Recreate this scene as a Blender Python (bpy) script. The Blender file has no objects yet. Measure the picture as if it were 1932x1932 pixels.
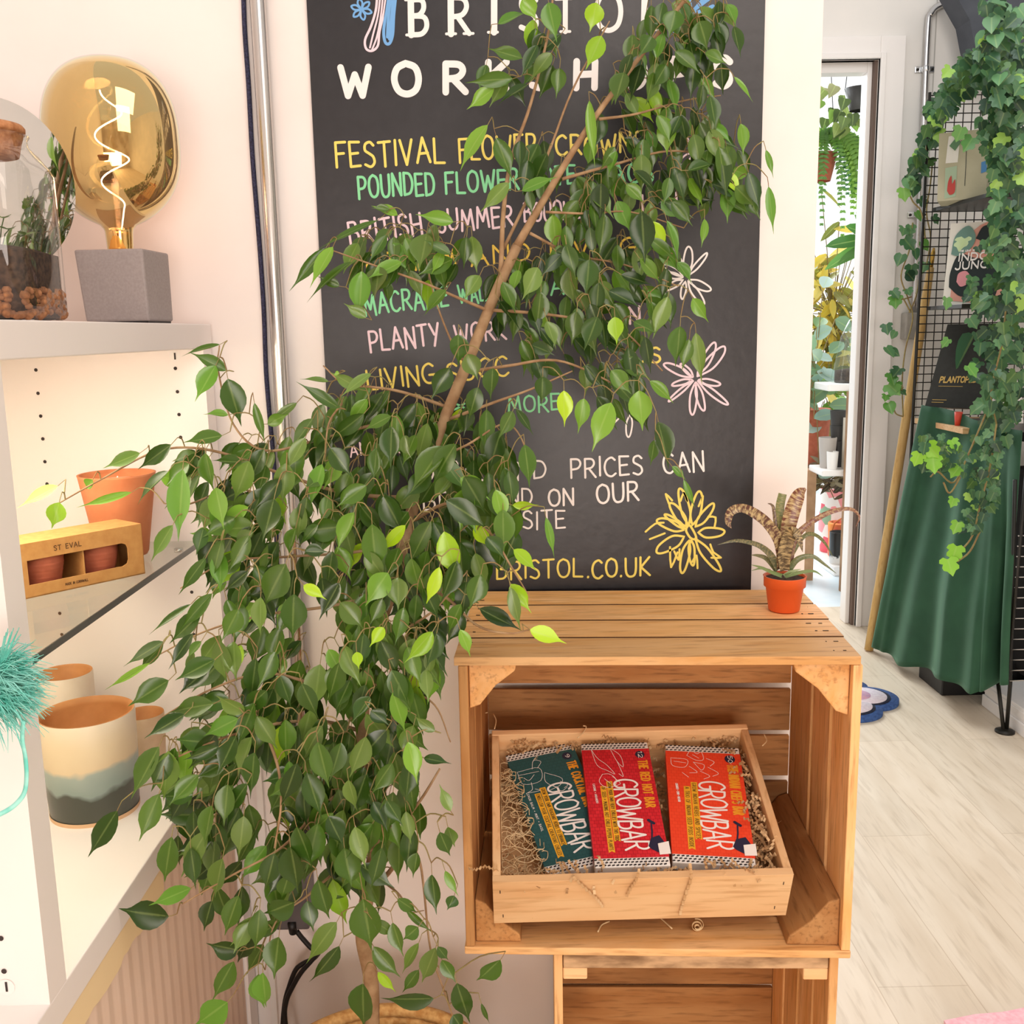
import bpy, math, random
import numpy as np
from mathutils import Vector, Matrix

# ------------------------------------------------------------------ camera, world, lights, exposure
SC = bpy.context.scene
COL = SC.collection
F = 1900.0
CZ = 1.30
_f = np.array([950 - 966, 624 - 966, F]); _f /= np.linalg.norm(_f)
_d = np.array([1160 - 966, F * F / 342.0, F]); _d -= _f * (_d @ _f); _d /= np.linalg.norm(_d)
_x = np.cross(_d, _f)
RW = np.stack([_x, _f, -_d], 1)                 # camera (x right, y down, z forward) = RW @ world
cam_data = bpy.data.cameras.new('camera')
cam_data.sensor_width = 36.0
cam_data.lens = 36.0 * F / 1932.0
cam_data.clip_start = 0.02
cam = bpy.data.objects.new('camera', cam_data)
COL.objects.link(cam)
_B = np.diag([1, -1, -1]) @ RW                   # blender camera axes = _B @ world
cam.matrix_world = Matrix.Translation((0, 0, CZ)) @ Matrix([list(r) for r in _B.T]).to_4x4()
SC.camera = cam

SC.view_settings.view_transform = 'Standard'
SC.view_settings.look = 'None'
SC.view_settings.gamma = 1.0
SC.view_settings.use_curve_mapping = False
SC.view_settings.exposure = 0.0
try:
    SC.cycles.max_bounces = 8
    SC.cycles.transparent_max_bounces = 16
    SC.cycles.caustics_reflective = False
    SC.cycles.caustics_refractive = False
    SC.cycles.sample_clamp_indirect = 6.0
except Exception:
    pass

wd = bpy.data.worlds.new('world'); SC.world = wd; wd.use_nodes = True
bg = wd.node_tree.nodes['Background']
bg.inputs[0].default_value = (1.0, 0.965, 0.945, 1)
bg.inputs[1].default_value = 0.72


def area(name, loc, target, size, power, col):
    l = bpy.data.lights.new(name, 'AREA'); l.energy = power; l.color = col
    l.shape = 'RECTANGLE'; l.size = size[0]; l.size_y = size[1]
    o = bpy.data.objects.new(name, l); COL.objects.link(o); o.location = loc
    o.rotation_euler = (Vector(target) - Vector(loc)).to_track_quat('-Z', 'Y').to_euler()
    return o


area('ceiling_panel_light', (0.55, -0.1, 2.7), (0.15, 1.3, 0.7), (1.0, 1.0), 12, (1.0, 0.88, 0.82))
area('shop_ceiling_light', (1.2, 2.6, 2.7), (1.4, 3.6, 0.6), (0.8, 0.8), 9, (0.95, 0.98, 1.0))
area('glasshouse_daylight', (1.2, 6.6, 2.9), (1.2, 4.6, 0.6), (2.0, 2.0), 170, (0.92, 0.97, 1.0))
area('cabinet_light_strip', (-0.62, 1.18, 1.277), (-0.60, 1.25, 0.5), (0.22, 0.46), 4.2, (1.0, 0.88, 0.68))
area('front_ceiling_light', (0.95, -1.35, 2.6), (0.0, 1.3, 0.9), (1.1, 0.9), 15, (1.0, 0.86, 0.74))
area('low_fill_light', (-0.2, -2.7, 0.9), (-0.1, 1.4, 0.3), (2.4, 1.1), 75, (1.0, 0.89, 0.83))  # added fill behind the camera, lifts the dim lower wall and ribbed base

# ------------------------------------------------------------------ helpers
V = Vector


def ray(px, py):
    r = RW.T @ np.array([(px - 966) / F, (py - 966) / F, 1.0])
    return r


def aY(px, py, Y):
    r = ray(px, py); r = r * (Y / r[1]); return V((r[0], r[1], r[2] + CZ))


def aX(px, py, X):
    r = ray(px, py); r = r * (X / r[0]); return V((r[0], r[1], r[2] + CZ))


def aZ(px, py, Z):
    r = ray(px, py); r = r * ((Z - CZ) / r[2]); return V((r[0], r[1], r[2] + CZ))


def aP(px, py, o, n):
    r = V(ray(px, py)); c = V((0, 0, CZ)); return c + r * ((o - c).dot(n) / r.dot(n))


def lin(h):
    if isinstance(h, str):
        h = h.lstrip('#'); c = [int(h[i:i + 2], 16) / 255 for i in (0, 2, 4)]
    else:
        c = [x / 255 for x in h]
    return tuple((x / 12.92 if x <= 0.04045 else ((x + 0.055) / 1.055) ** 2.4) for x in c) + (1.0,)


def smooth(pts, n=6):
    """Catmull-Rom through tuples of any length"""
    P = [np.array(p, float) for p in pts]
    if len(P) < 3:
        return P
    out = []
    for i in range(len(P) - 1):
        p0 = P[i - 1] if i else 2 * P[0] - P[1]
        p1, p2 = P[i], P[i + 1]
        p3 = P[i + 2] if i + 2 < len(P) else 2 * P[-1] - P[-2]
        for k in range(n):
            t = k / n
            out.append(0.5 * (2 * p1 + (p2 - p0) * t + (2 * p0 - 5 * p1 + 4 * p2 - p3) * t * t + (3 * p1 - p0 - 3 * p2 + p3) * t ** 3))
    out.append(P[-1])
    return out


class MB:
    def __init__(s, M=None):
        s.v = []; s.f = []; s.mi = []; s.sm = []; s.uv = []; s.col = []; s.M = M or Matrix.Identity(4)
        s.c = (1, 1, 1, 1); s.m = 0

    def add(s, vs, fs, sm=False, uvs=None):
        b = len(s.v)
        s.v += [tuple(s.M @ V(p)) for p in vs]
        for f in fs:
            s.f.append([b + i for i in f]); s.mi.append(s.m); s.sm.append(sm)
            s.uv.append([uvs[i] for i in f] if uvs else [(0, 0)] * len(f))
            s.col.append([s.c] * len(f))

    def box(s, a, b, M=None):
        (x0, y0, z0), (x1, y1, z1) = a, b
        vs = [(x0, y0, z0), (x1, y0, z0), (x1, y1, z0), (x0, y1, z0), (x0, y0, z1), (x1, y0, z1), (x1, y1, z1), (x0, y1, z1)]
        if M:
            vs = [tuple(M @ V(p)) for p in vs]
        s.add(vs, [(0, 3, 2, 1), (4, 5, 6, 7), (0, 1, 5, 4), (1, 2, 6, 5), (2, 3, 7, 6), (3, 0, 4, 7)])
        return s

    def hexa(s, vs):
        s.add(vs, [(0, 3, 2, 1), (4, 5, 6, 7), (0, 1, 5, 4), (1, 2, 6, 5), (2, 3, 7, 6), (3, 0, 4, 7)]); return s

    def bar(s, p, q, w, h, up=(0, 0, 1)):
        p, q = V(p), V(q); d = (q - p).normalized(); u = V(up)
        if abs(d.dot(u)) > 0.98: u = V((0, 1, 0))
        sd = d.cross(u).normalized() * w / 2; u = sd.cross(d).normalized() * h / 2
        vs = [p - sd - u, p + sd - u, q + sd - u, q - sd - u, p - sd + u, p + sd + u, q + sd + u, q - sd + u]
        return s.hexa([tuple(x) for x in vs])

    def tube(s, pts, r, seg=8, caps=True):
        P = [V(p[:3]) for p in pts]
        R = r if isinstance(r, (list, tuple)) else [r] * len(P)
        vs = []; fs = []; ref = None
        for i, p in enumerate(P):
            d = (P[min(i + 1, len(P) - 1)] - P[max(i - 1, 0)])
            d = d.normalized() if d.length > 1e-9 else V((0, 0, 1))
            if ref is None:
                ref = d.orthogonal().normalized()
            a = (ref - d * ref.dot(d)); a = a.normalized() if a.length > 1e-6 else d.orthogonal().normalized()
            ref = a; b = d.cross(a)
            for k in range(seg):
                t = 2 * math.pi * k / seg
                vs.append(tuple(p + (a * math.cos(t) + b * math.sin(t)) * R[i]))
        for i in range(len(P) - 1):
            for k in range(seg):
                k2 = (k + 1) % seg
                fs.append((i * seg + k, i * seg + k2, (i + 1) * seg + k2, (i + 1) * seg + k))
        if caps:
            fs.append(tuple(range(seg - 1, -1, -1))); fs.append(tuple((len(P) - 1) * seg + k for k in range(seg)))
        s.add(vs, fs, True); return s

    def lathe(s, c, prof, seg=40, sx=1.0, sy=1.0, caps='b'):
        vs = []; fs = []
        for (r, z) in prof:
            for k in range(seg):
                t = 2 * math.pi * k / seg
                vs.append((c[0] + r * sx * math.cos(t), c[1] + r * sy * math.sin(t), c[2] + z))
        n = len(prof)
        for i in range(n - 1):
            for k in range(seg):
                k2 = (k + 1) % seg
                fs.append((i * seg + k, i * seg + k2, (i + 1) * seg + k2, (i + 1) * seg + k))
        if caps: fs.append(tuple(range(seg - 1, -1, -1)))
        if caps is True: fs.append(tuple((n - 1) * seg + k for k in range(seg)))
        s.add(vs, fs, True); return s

    def grid(s, fn, nu, nv, sm=True, closed=False):
        vs = [tuple(fn(i / nu, j / nv)) for j in range(nv + 1) for i in range(nu + 1)]
        uv = [(i / nu, j / nv) for j in range(nv + 1) for i in range(nu + 1)]
        fs = [(j * (nu + 1) + i, j * (nu + 1) + i + 1, (j + 1) * (nu + 1) + i + 1, (j + 1) * (nu + 1) + i) for j in range(nv) for i in range(nu)]
        s.add(vs, fs, sm, uv); return s

    def prism(s, poly, fr, h):
        """poly: 2D points; fr(x,y,z)->3D"""
        n = len(poly)
        vs = [tuple(fr(x, y, 0)) for x, y in poly] + [tuple(fr(x, y, h)) for x, y in poly]
        fs = [tuple(range(n - 1, -1, -1)), tuple(range(n, 2 * n))] + [(i, (i + 1) % n, n + (i + 1) % n, n + i) for i in range(n)]
        s.add(vs, fs); return s

    def stroke(s, pts, w, fr, h=0.0004, closed=False):
        """flat painted line with round ends; fr(x,y,h)->3D"""
        if not closed and len(pts) > 2:
            K = [np.array(p[:2], float) for p in pts]
            for i in range(1, len(K) - 1):
                a, b = K[i] - K[i - 1], K[i + 1] - K[i]; la, lb = np.linalg.norm(a), np.linalg.norm(b)
                if la > 1e-9 and lb > 1e-9 and a @ b < .64 * la * lb:
                    s.stroke(pts[:i + 1], w, fr, h); s.stroke(pts[i:], w, fr, h); return s
        s.lay = (getattr(s, 'lay', 0) + 1) % 16; h = h + s.lay * 1.5e-5
        P = [np.array(p[:2], float) for p in pts]
        Q = [P[0]]
        for p in P[1:]:
            if np.linalg.norm(p - Q[-1]) > 1e-7: Q.append(p)
        P = Q
        if len(P) > 4 and not closed and np.linalg.norm(P[0] - P[-1]) < 1e-6: P = P[:-1]; closed = True
        if len(P) < 2:
            P = [P[0], P[0] + np.array([1e-5, 0])]
        L = []; Rr = []
        n = len(P)
        for i in range(n):
            a = P[i - 1] if (i or closed) else P[i]; b = P[(i + 1) % n] if (i < n - 1 or closed) else P[i]
            d = b - a; ln = np.linalg.norm(d); d = d / ln if ln > 1e-9 else np.array([1, 0])
            nn = np.array([-d[1], d[0]]) * w / 2
            L.append(P[i] + nn); Rr.append(P[i] - nn)
        vs = [tuple(fr(x, y, h)) for x, y in L] + [tuple(fr(x, y, h)) for x, y in Rr]
        fs = [(i, n + i, n + i + 1, i + 1) for i in range(n - 1)]
        if closed: fs.append((n - 1, 2 * n - 1, n, 0))
        s.add(vs, fs)
        if not closed:
            for e, o in ((P[0], P[0] - P[1]), (P[-1], P[-1] - P[-2])):
                a0 = math.atan2(o[1], o[0])
                arc = [e + np.array([math.cos(a0 + t), math.sin(a0 + t)]) * w / 2 for t in np.linspace(-math.pi / 2, math.pi / 2, 7)]
                s.add([tuple(fr(x, y, h)) for x, y in arc], [tuple(range(7))])
        return s

    def build(s, name, mats, parent=None, origin=None, bevel=0, subsurf=0, solid=0):
        me = bpy.data.meshes.new(name)
        o = bpy.data.objects.new(name, me)
        if parent is not None:
            wl = parent.location.copy(); p = parent
            while p.parent: p = p.parent; wl += p.location
            org = wl
        else:
            org = V(origin) if origin is not None else V((0, 0, 0))
        me.from_pydata([(x - org.x, y - org.y, z - org.z) for x, y, z in s.v], [], s.f)
        if not isinstance(mats, (list, tuple)): mats = [mats]
        for m in mats: me.materials.append(m)
        me.polygons.foreach_set('material_index', s.mi)
        me.polygons.foreach_set('use_smooth', s.sm)
        uvl = me.uv_layers.new(name='UVMap')
        uvl.data.foreach_set('uv', [c for f in s.uv for p in f for c in p])
        ca = me.color_attributes.new('Col', 'FLOAT_COLOR', 'CORNER')
        ca.data.foreach_set('color', [c for f in s.col for p in f for c in p])
        me.update()
        COL.objects.link(o)
        if parent is not None: o.parent = parent
        else: o.location = org
        if bevel:
            b = o.modifiers.new('bevel', 'BEVEL'); b.width = bevel; b.segments = 2; b.limit_method = 'ANGLE'; b.angle_limit = 0.6
            b.harden_normals = False
        if solid:
            b = o.modifiers.new('solid', 'SOLIDIFY'); b.thickness = solid; b.offset = 0
        if subsurf:
            b = o.modifiers.new('sub', 'SUBSURF'); b.levels = subsurf; b.render_levels = subsurf
        return o


def thing(name, label, cat, loc, group=None):
    o = bpy.data.objects.new(name, None); COL.objects.link(o); o.location = loc
    o.empty_display_size = 0.05
    o['label'] = label; o['category'] = cat
    if group: o['group'] = group
    return o


def tag(o, label, cat, group=None, kind=None):
    o['label'] = label; o['category'] = cat
    if group: o['group'] = group
    if kind: o['kind'] = kind
    return o


def struct(o, label=None, cat=None):
    o['kind'] = 'structure'
    if label: o['label'] = label
    if cat: o['category'] = cat
    return o


# ------------------------------------------------------------------ materials
def mat(name, col, rough=0.5, metal=0.0, spec=0.5, **kw):
    m = bpy.data.materials.new(name); m.use_nodes = True
    b = m.node_tree.nodes['Principled BSDF']
    b.inputs['Base Color'].default_value = lin(col) if not (isinstance(col, tuple) and len(col) == 4) else col
    b.inputs['Roughness'].default_value = rough
    b.inputs['Metallic'].default_value = metal
    b.inputs['Specular IOR Level'].default_value = spec
    for k, v in kw.items():
        b.inputs[k.replace('_', ' ')].default_value = v
    return m


def nodes(m):
    return m.node_tree.nodes, m.node_tree.links, m.node_tree.nodes['Principled BSDF']


def noisy(name, c1, c2, scale=20, rough=0.6, stretch=(1, 1, 1), bump=0.0, detail=4, lo=0.35, hi=0.65, **kw):
    m = mat(name, c1, rough, **kw); N, L, b = nodes(m)
    tc = N.new('ShaderNodeTexCoord'); mp = N.new('ShaderNodeMapping'); mp.inputs['Scale'].default_value = stretch
    nz = N.new('ShaderNodeTexNoise'); nz.inputs['Scale'].default_value = scale; nz.inputs['Detail'].default_value = detail
    cr = N.new('ShaderNodeValToRGB'); cr.color_ramp.elements[0].position = lo; cr.color_ramp.elements[1].position = hi
    cr.color_ramp.elements[0].color = lin(c1); cr.color_ramp.elements[1].color = lin(c2)
    L.new(tc.outputs['Object'], mp.inputs[0]); L.new(mp.outputs[0], nz.inputs['Vector']); L.new(nz.outputs['Fac'], cr.inputs[0]); L.new(cr.outputs[0], b.inputs['Base Color'])
    if bump:
        bp = N.new('ShaderNodeBump'); bp.inputs['Strength'].default_value = bump; bp.inputs['Distance'].default_value = 0.003
        L.new(nz.outputs['Fac'], bp.inputs['Height']); L.new(bp.outputs[0], b.inputs['Normal'])
    return m


def wood(name, light, mid, dark, axis, rough=0.6, stain=0.5, grain=1.0):
    """planed boards: long grain streaks, broad tone patches, a few dark knots; each board shifted by its own random number"""
    m = mat(name, mid, rough, spec=0.3); N, L, b = nodes(m)
    tc = N.new('ShaderNodeTexCoord'); oi = N.new('ShaderNodeObjectInfo')
    ad = N.new('ShaderNodeVectorMath'); ad.operation = 'ADD'
    ml = N.new('ShaderNodeMath'); ml.operation = 'MULTIPLY'; ml.inputs[1].default_value = 37.0
    L.new(oi.outputs['Random'], ml.inputs[0]); L.new(tc.outputs['Object'], ad.inputs[0]); L.new(ml.outputs[0], ad.inputs[1])
    st = [1, 1, 1]; st[axis] = 0.09

    def nz(scale, stretch, det=5, dist=0.0):
        mp = N.new('ShaderNodeMapping'); mp.inputs['Scale'].default_value = stretch
        n = N.new('ShaderNodeTexNoise'); n.inputs['Scale'].default_value = scale; n.inputs['Detail'].default_value = det; n.inputs['Distortion'].default_value = dist
        L.new(ad.outputs[0], mp.inputs[0]); L.new(mp.outputs[0], n.inputs['Vector']); return n
    fine = nz(190 * grain, st, 4)
    st2 = [1, 1, 1]; st2[axis] = 0.16
    broad = nz(26 * grain, st2, 3, 1.2)
    st3 = [1, 1, 1]; st3[axis] = 0.4
    blot = nz(9, st3, 5)
    r1 = N.new('ShaderNodeValToRGB'); e = r1.color_ramp.elements
    e[0].position = 0.3; e[0].color = lin(light); e[1].position = 0.72; e[1].color = lin(mid)
    L.new(broad.outputs['Fac'], r1.inputs[0])
    r2 = N.new('ShaderNodeValToRGB'); e = r2.color_ramp.elements
    e[0].position = 0.52; e[0].color = (0, 0, 0, 1); e[1].position = 0.72; e[1].color = (1, 1, 1, 1)
    L.new(fine.outputs['Fac'], r2.inputs[0])
    mx = N.new('ShaderNodeMix'); mx.data_type = 'RGBA'
    mf = N.new('ShaderNodeMath'); mf.operation = 'MULTIPLY'; mf.inputs[1].default_value = 0.55
    L.new(r2.outputs[0], mf.inputs[0]); L.new(mf.outputs[0], mx.inputs['Factor'])
    L.new(r1.outputs[0], mx.inputs['A']); mx.inputs['B'].default_value = lin(dark)
    r3 = N.new('ShaderNodeValToRGB'); e = r3.color_ramp.elements
    e[0].position = 0.55; e[0].color = (0, 0, 0, 1); e[1].position = 0.75; e[1].color = (1, 1, 1, 1)
    L.new(blot.outputs['Fac'], r3.inputs[0])
    mf2 = N.new('ShaderNodeMath'); mf2.operation = 'MULTIPLY'; mf2.inputs[1].default_value = stain
    L.new(r3.outputs[0], mf2.inputs[0])
    mx2 = N.new('ShaderNodeMix'); mx2.data_type = 'RGBA'
    L.new(mf2.outputs[0], mx2.inputs['Factor']); L.new(mx.outputs['Result'], mx2.inputs['A']); mx2.inputs['B'].default_value = lin(dark)
    hv = N.new('ShaderNodeHueSaturation'); rv = N.new('ShaderNodeMapRange'); rv.inputs[3].default_value = 0.80; rv.inputs[4].default_value = 1.14
    L.new(oi.outputs['Random'], rv.inputs[0]); L.new(rv.outputs[0], hv.inputs['Value']); L.new(mx2.outputs['Result'], hv.inputs['Color'])
    L.new(hv.outputs[0], b.inputs['Base Color'])
    bp = N.new('ShaderNodeBump'); bp.inputs['Strength'].default_value = 0.25; bp.inputs['Distance'].default_value = 0.001
    L.new(fine.outputs['Fac'], bp.inputs['Height']); L.new(bp.outputs[0], b.inputs['Normal'])
    return m


def leafmat(name, rough=0.32, rib=0.35, trans=0.25):
    """leaf tissue: own colour from the mesh, pale midrib, light passes through a little"""
    m = mat(name, (0.1, 0.2, 0.04, 1), rough, spec=0.5); N, L, b = nodes(m)
    at = N.new('ShaderNodeVertexColor'); at.layer_name = 'Col'
    uv = N.new('ShaderNodeUVMap'); uv.uv_map = 'UVMap'; sp = N.new('ShaderNodeSeparateXYZ'); L.new(uv.outputs[0], sp.inputs[0])
    a = N.new('ShaderNodeMath'); a.operation = 'SUBTRACT'; a.inputs[1].default_value = 0.5; L.new(sp.outputs[0], a.inputs[0])
    ab = N.new('ShaderNodeMath'); ab.operation = 'ABSOLUTE'; L.new(a.outputs[0], ab.inputs[0])
    rp = N.new('ShaderNodeMapRange'); rp.inputs[1].default_value = 0.015; rp.inputs[2].default_value = 0.06; rp.inputs[3].default_value = rib; rp.inputs[4].default_value = 0
    L.new(ab.outputs[0], rp.inputs[0])
    mx = N.new('ShaderNodeMix'); mx.data_type = 'RGBA'; L.new(rp.outputs[0], mx.inputs['Factor']); L.new(at.outputs[0], mx.inputs['A']); mx.inputs['B'].default_value = lin('#b9cf7a')
    ge = N.new('ShaderNodeNewGeometry')
    mb = N.new('ShaderNodeMix'); mb.data_type = 'RGBA'; mb.blend_type = 'MIX'
    fm = N.new('ShaderNodeMath'); fm.operation = 'MULTIPLY'; fm.inputs[1].default_value = 0.3; L.new(ge.outputs['Backfacing'], fm.inputs[0])
    L.new(fm.outputs[0], mb.inputs['Factor']); L.new(mx.outputs['Result'], mb.inputs['A']); mb.inputs['B'].default_value = lin('#7f9558')
    L.new(mb.outputs['Result'], b.inputs['Base Color'])
    tr = N.new('ShaderNodeBsdfTranslucent'); L.new(mb.outputs['Result'], tr.inputs[0])
    ms = N.new('ShaderNodeMixShader'); ms.inputs[0].default_value = trans
    out = N['Material Output']; L.new(b.outputs[0], ms.inputs[1]); L.new(tr.outputs[0], ms.inputs[2]); L.new(ms.outputs[0], out.inputs[0])
    return m


def clear(name, tint=(1, 1, 1), refl=0.12, rough=0.02, edge=5.0):
    """thin clear glass / film: mostly see-through with a fresnel sheen"""
    m = bpy.data.materials.new(name); m.use_nodes = True; N = m.node_tree.nodes; L = m.node_tree.links
    N.remove(N['Principled BSDF'])
    t = N.new('ShaderNodeBsdfTransparent'); t.inputs[0].default_value = (*tint, 1)
    g = N.new('ShaderNodeBsdfGlossy'); g.inputs['Roughness'].default_value = rough
    lw = N.new('ShaderNodeLayerWeight'); lw.inputs[0].default_value = 0.5
    pw = N.new('ShaderNodeMath'); pw.operation = 'POWER'; pw.inputs[1].default_value = edge; L.new(lw.outputs['Facing'], pw.inputs[0])
    ad = N.new('ShaderNodeMath'); ad.operation = 'MULTIPLY_ADD'; ad.inputs[1].default_value = 0.5; ad.inputs[2].default_value = refl; L.new(pw.outputs[0], ad.inputs[0])
    mx = N.new('ShaderNodeMixShader'); L.new(ad.outputs[0], mx.inputs[0]); L.new(t.outputs[0], mx.inputs[1]); L.new(g.outputs[0], mx.inputs[2])
    L.new(mx.outputs[0], N['Material Output'].inputs[0]); return m


def emit(name, col, s):
    m = bpy.data.materials.new(name); m.use_nodes = True; N = m.node_tree.nodes; L = m.node_tree.links
    N.remove(N['Principled BSDF']); e = N.new('ShaderNodeEmission'); e.inputs[0].default_value = (*col, 1); e.inputs[1].default_value = s
    L.new(e.outputs[0], N['Material Output'].inputs[0]); return m


M_wall = noisy('wall_paint', '#f2e8e2', '#f5ede8', 6, 0.7, bump=0.05)
M_farwall = noisy('far_wall_paint', '#eeeae4', '#e4e2dd', 3, 0.75)
M_trim = mat('white_gloss_trim', '#f2eeea', 0.4)
M_melamine = mat('white_melamine', '#f4ece8', 0.38)
M_hole = mat('drilled_hole', '#3a3230', 0.9)
M_board = noisy('blackboard_paint', '#1a181c', '#201e22', 60, 0.36, bump=0.10)
M_steel = mat('galvanised_steel', '#c9c6c4', 0.24, 1.0)
M_chrome = mat('polished_steel', '#d8d8d8', 0.15, 1.0)
M_blackmetal = mat('black_wire', '#26241f', 0.4, 0.4)
M_cable = noisy('navy_braid', '#14142a', '#3a3a58', 400, 0.8)
M_blackcable = mat('black_rubber', '#0c0b0c', 0.5)
M_floor = None
M_leaf = leafmat('fig_leaf', 0.24, 0.2, 0.22)
M_leaf2 = leafmat('soft_leaf', 0.4, 0.3, 0.35)
M_bark = noisy('fig_bark', '#a98a66', '#8b6a49', 60, 0.8, bump=0.2)
M_twig = noisy('fig_twig', '#8f8650', '#85683f', 60, 0.7)
M_soil = noisy('potting_soil', '#2c1d15', '#57402f', 160, 0.95, bump=0.8)
M_plasticpot = mat('orange_plastic', '#e2602a', 0.42)
M_terra = noisy('terracotta', '#d98a5d', '#cf7c50', 30, 0.8)
M_terra2 = noisy('dusky_terracotta', '#b9654a', '#a9573d', 40, 0.75)
M_kraft = noisy('kraft_card', '#cf9a5a', '#c48d4f', 90, 0.8)
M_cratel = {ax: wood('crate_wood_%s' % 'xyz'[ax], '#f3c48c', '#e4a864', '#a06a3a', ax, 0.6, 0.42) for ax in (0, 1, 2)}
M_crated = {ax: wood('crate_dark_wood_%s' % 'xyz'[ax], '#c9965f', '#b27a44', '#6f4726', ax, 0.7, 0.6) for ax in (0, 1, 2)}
M_tray = {ax: wood('tray_wood_%s' % 'xyz'[ax], '#f2cb9a', '#e9b680', '#c08a54', ax, 0.6, 0.28, 0.7) for ax in (0, 1, 2)}
# ------------------------------------------------------------------ hand lettering (stroke letters; "~" = smooth)
G = {
 'A': (.62, ['0,0 .3,1 .62,0', '.12,.36 .52,.38']), 'B': (.52, ['0,0 .02,1', '~.02,1 .36,.98 .42,.76 .28,.57 .02,.54', '~.02,.54 .42,.5 .5,.24 .34,.03 0,0']),
 'C': (.56, ['~.54,.86 .36,1 .1,.84 0,.48 .1,.12 .34,0 .56,.14']), 'D': (.56, ['0,0 .02,1', '~.02,1 .4,.92 .56,.52 .4,.1 0,0']),
 'E': (.46, ['.46,.98 0,1 0,0 .46,.02', '0,.52 .38,.54']), 'F': (.46, ['0,0 .02,1 .48,1', '.02,.54 .38,.55']),
 'G': (.6, ['~.56,.86 .36,1 .1,.84 0,.46 .12,.1 .36,0 .56,.14 .58,.4', '.34,.42 .6,.42']), 'H': (.54, ['0,0 .02,1', '.52,0 .54,1', '.02,.5 .53,.52']),
 'I': (.06, ['.03,0 .05,1']), 'J': (.4, ['~.38,1 .38,.3 .3,.04 .12,0 0,.16']), 'K': (.5, ['0,0 .02,1', '.48,1 .04,.46 .5,0']), 'L': (.44, ['.02,1 0,.02 .46,0']),
 'M': (.7, ['0,0 .1,1 .36,.3 .6,1 .7,0']), 'N': (.56, ['0,0 .02,1 .54,0 .56,1']), 'O': (.62, ['~.3,1 .08,.84 0,.48 .1,.12 .32,0 .54,.14 .62,.5 .54,.86 .3,1']),
 'P': (.5, ['0,0 .02,1', '~.02,1 .38,.96 .5,.74 .36,.5 .02,.44']), 'Q': (.64, ['~.3,1 .08,.84 0,.48 .1,.12 .32,0 .54,.14 .62,.5 .54,.86 .3,1', '.36,.26 .68,-.08']),
 'R': (.52, ['0,0 .02,1', '~.02,1 .38,.96 .48,.74 .34,.52 .02,.46', '.2,.48 .54,0']), 'S': (.48, ['~.46,.86 .3,1 .08,.92 .05,.68 .24,.54 .42,.4 .46,.16 .28,0 .02,.1']),
 'T': (.54, ['0,.98 .56,1', '.28,1 .27,0']), 'U': (.54, ['~0,1 .01,.3 .12,.04 .3,0 .46,.1 .53,.4 .54,1']), 'V': (.56, ['0,1 .27,0 .56,1']), 'W': (.8, ['0,1 .18,0 .4,.74 .6,0 .8,1']),
 'X': (.52, ['0,0 .52,1', '0,1 .52,0']), 'Y': (.52, ['0,1 .26,.48', '.54,1 .2,-.06']), 'Z': (.5, ['0,1 .5,1 0,0 .52,0']), '.': (.08, ['.04,0 .05,.03']), "'": (.08, ['.06,1 .03,.8']),
 '&': (.6, ['~.58,0 .2,.7 .24,.95 .4,.9 .36,.66 .06,.36 .06,.08 .3,0 .56,.36']), '9': (.46, ['~.42,.8 .28,1 .05,.88 .06,.6 .3,.52 .44,.78 .4,.3 .2,0']), '1': (.2, ['0,.8 .16,1 .16,0']),
 '2': (.46, ['~.02,.8 .2,1 .42,.84 .36,.5 0,0', '0,0 .46,0']), '5': (.46, ['.42,1 .06,1 .04,.58', '~.04,.58 .3,.62 .46,.36 .34,.06 .02,.04']), '0': (.5, ['~.25,1 .04,.7 .04,.3 .25,0 .46,.3 .46,.7 .25,1']),
 '+': (.4, ['0,.5 .4,.5', '.2,.3 .2,.7']), ' ': (.42, []),
}


def glyph(ch):
    w, st = G[ch]; out = []
    for s in st:
        sm = s[0] == '~'
        p = [tuple(float(x) for x in q.split(',')) for q in s.lstrip('~').split()]
        out.append([tuple(x) for x in smooth(p, 5)] if sm else p)
    return w, out


def text_width(s, gap=.2):
    return sum(G[c][0] + gap for c in s) - gap


def write(mb, s, p0, p1, h, w, fr, gap=.2, hgt=0.0004, rnd=None, wob=0.03):
    """write s between 2D points p0 and p1 (baseline), letter height h (same unit), stroke w"""
    p0 = np.array(p0, float); p1 = np.array(p1, float)
    d = p1 - p0; ln = np.linalg.norm(d); d /= ln; u = np.array([-d[1], d[0]])
    k = ln / text_width(s, gap); x = 0.0
    rnd = rnd or random.Random(len(s))
    for c in s:
        gw, st = glyph(c)
        dy = rnd.uniform(-wob, wob) * 2
        for p in st:
            q = [tuple(p0 + d * (x + a) * k + u * (b + dy) * h) for a, b in p]
            mb.stroke(q, w, fr, hgt)
        x += gw + gap


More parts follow.
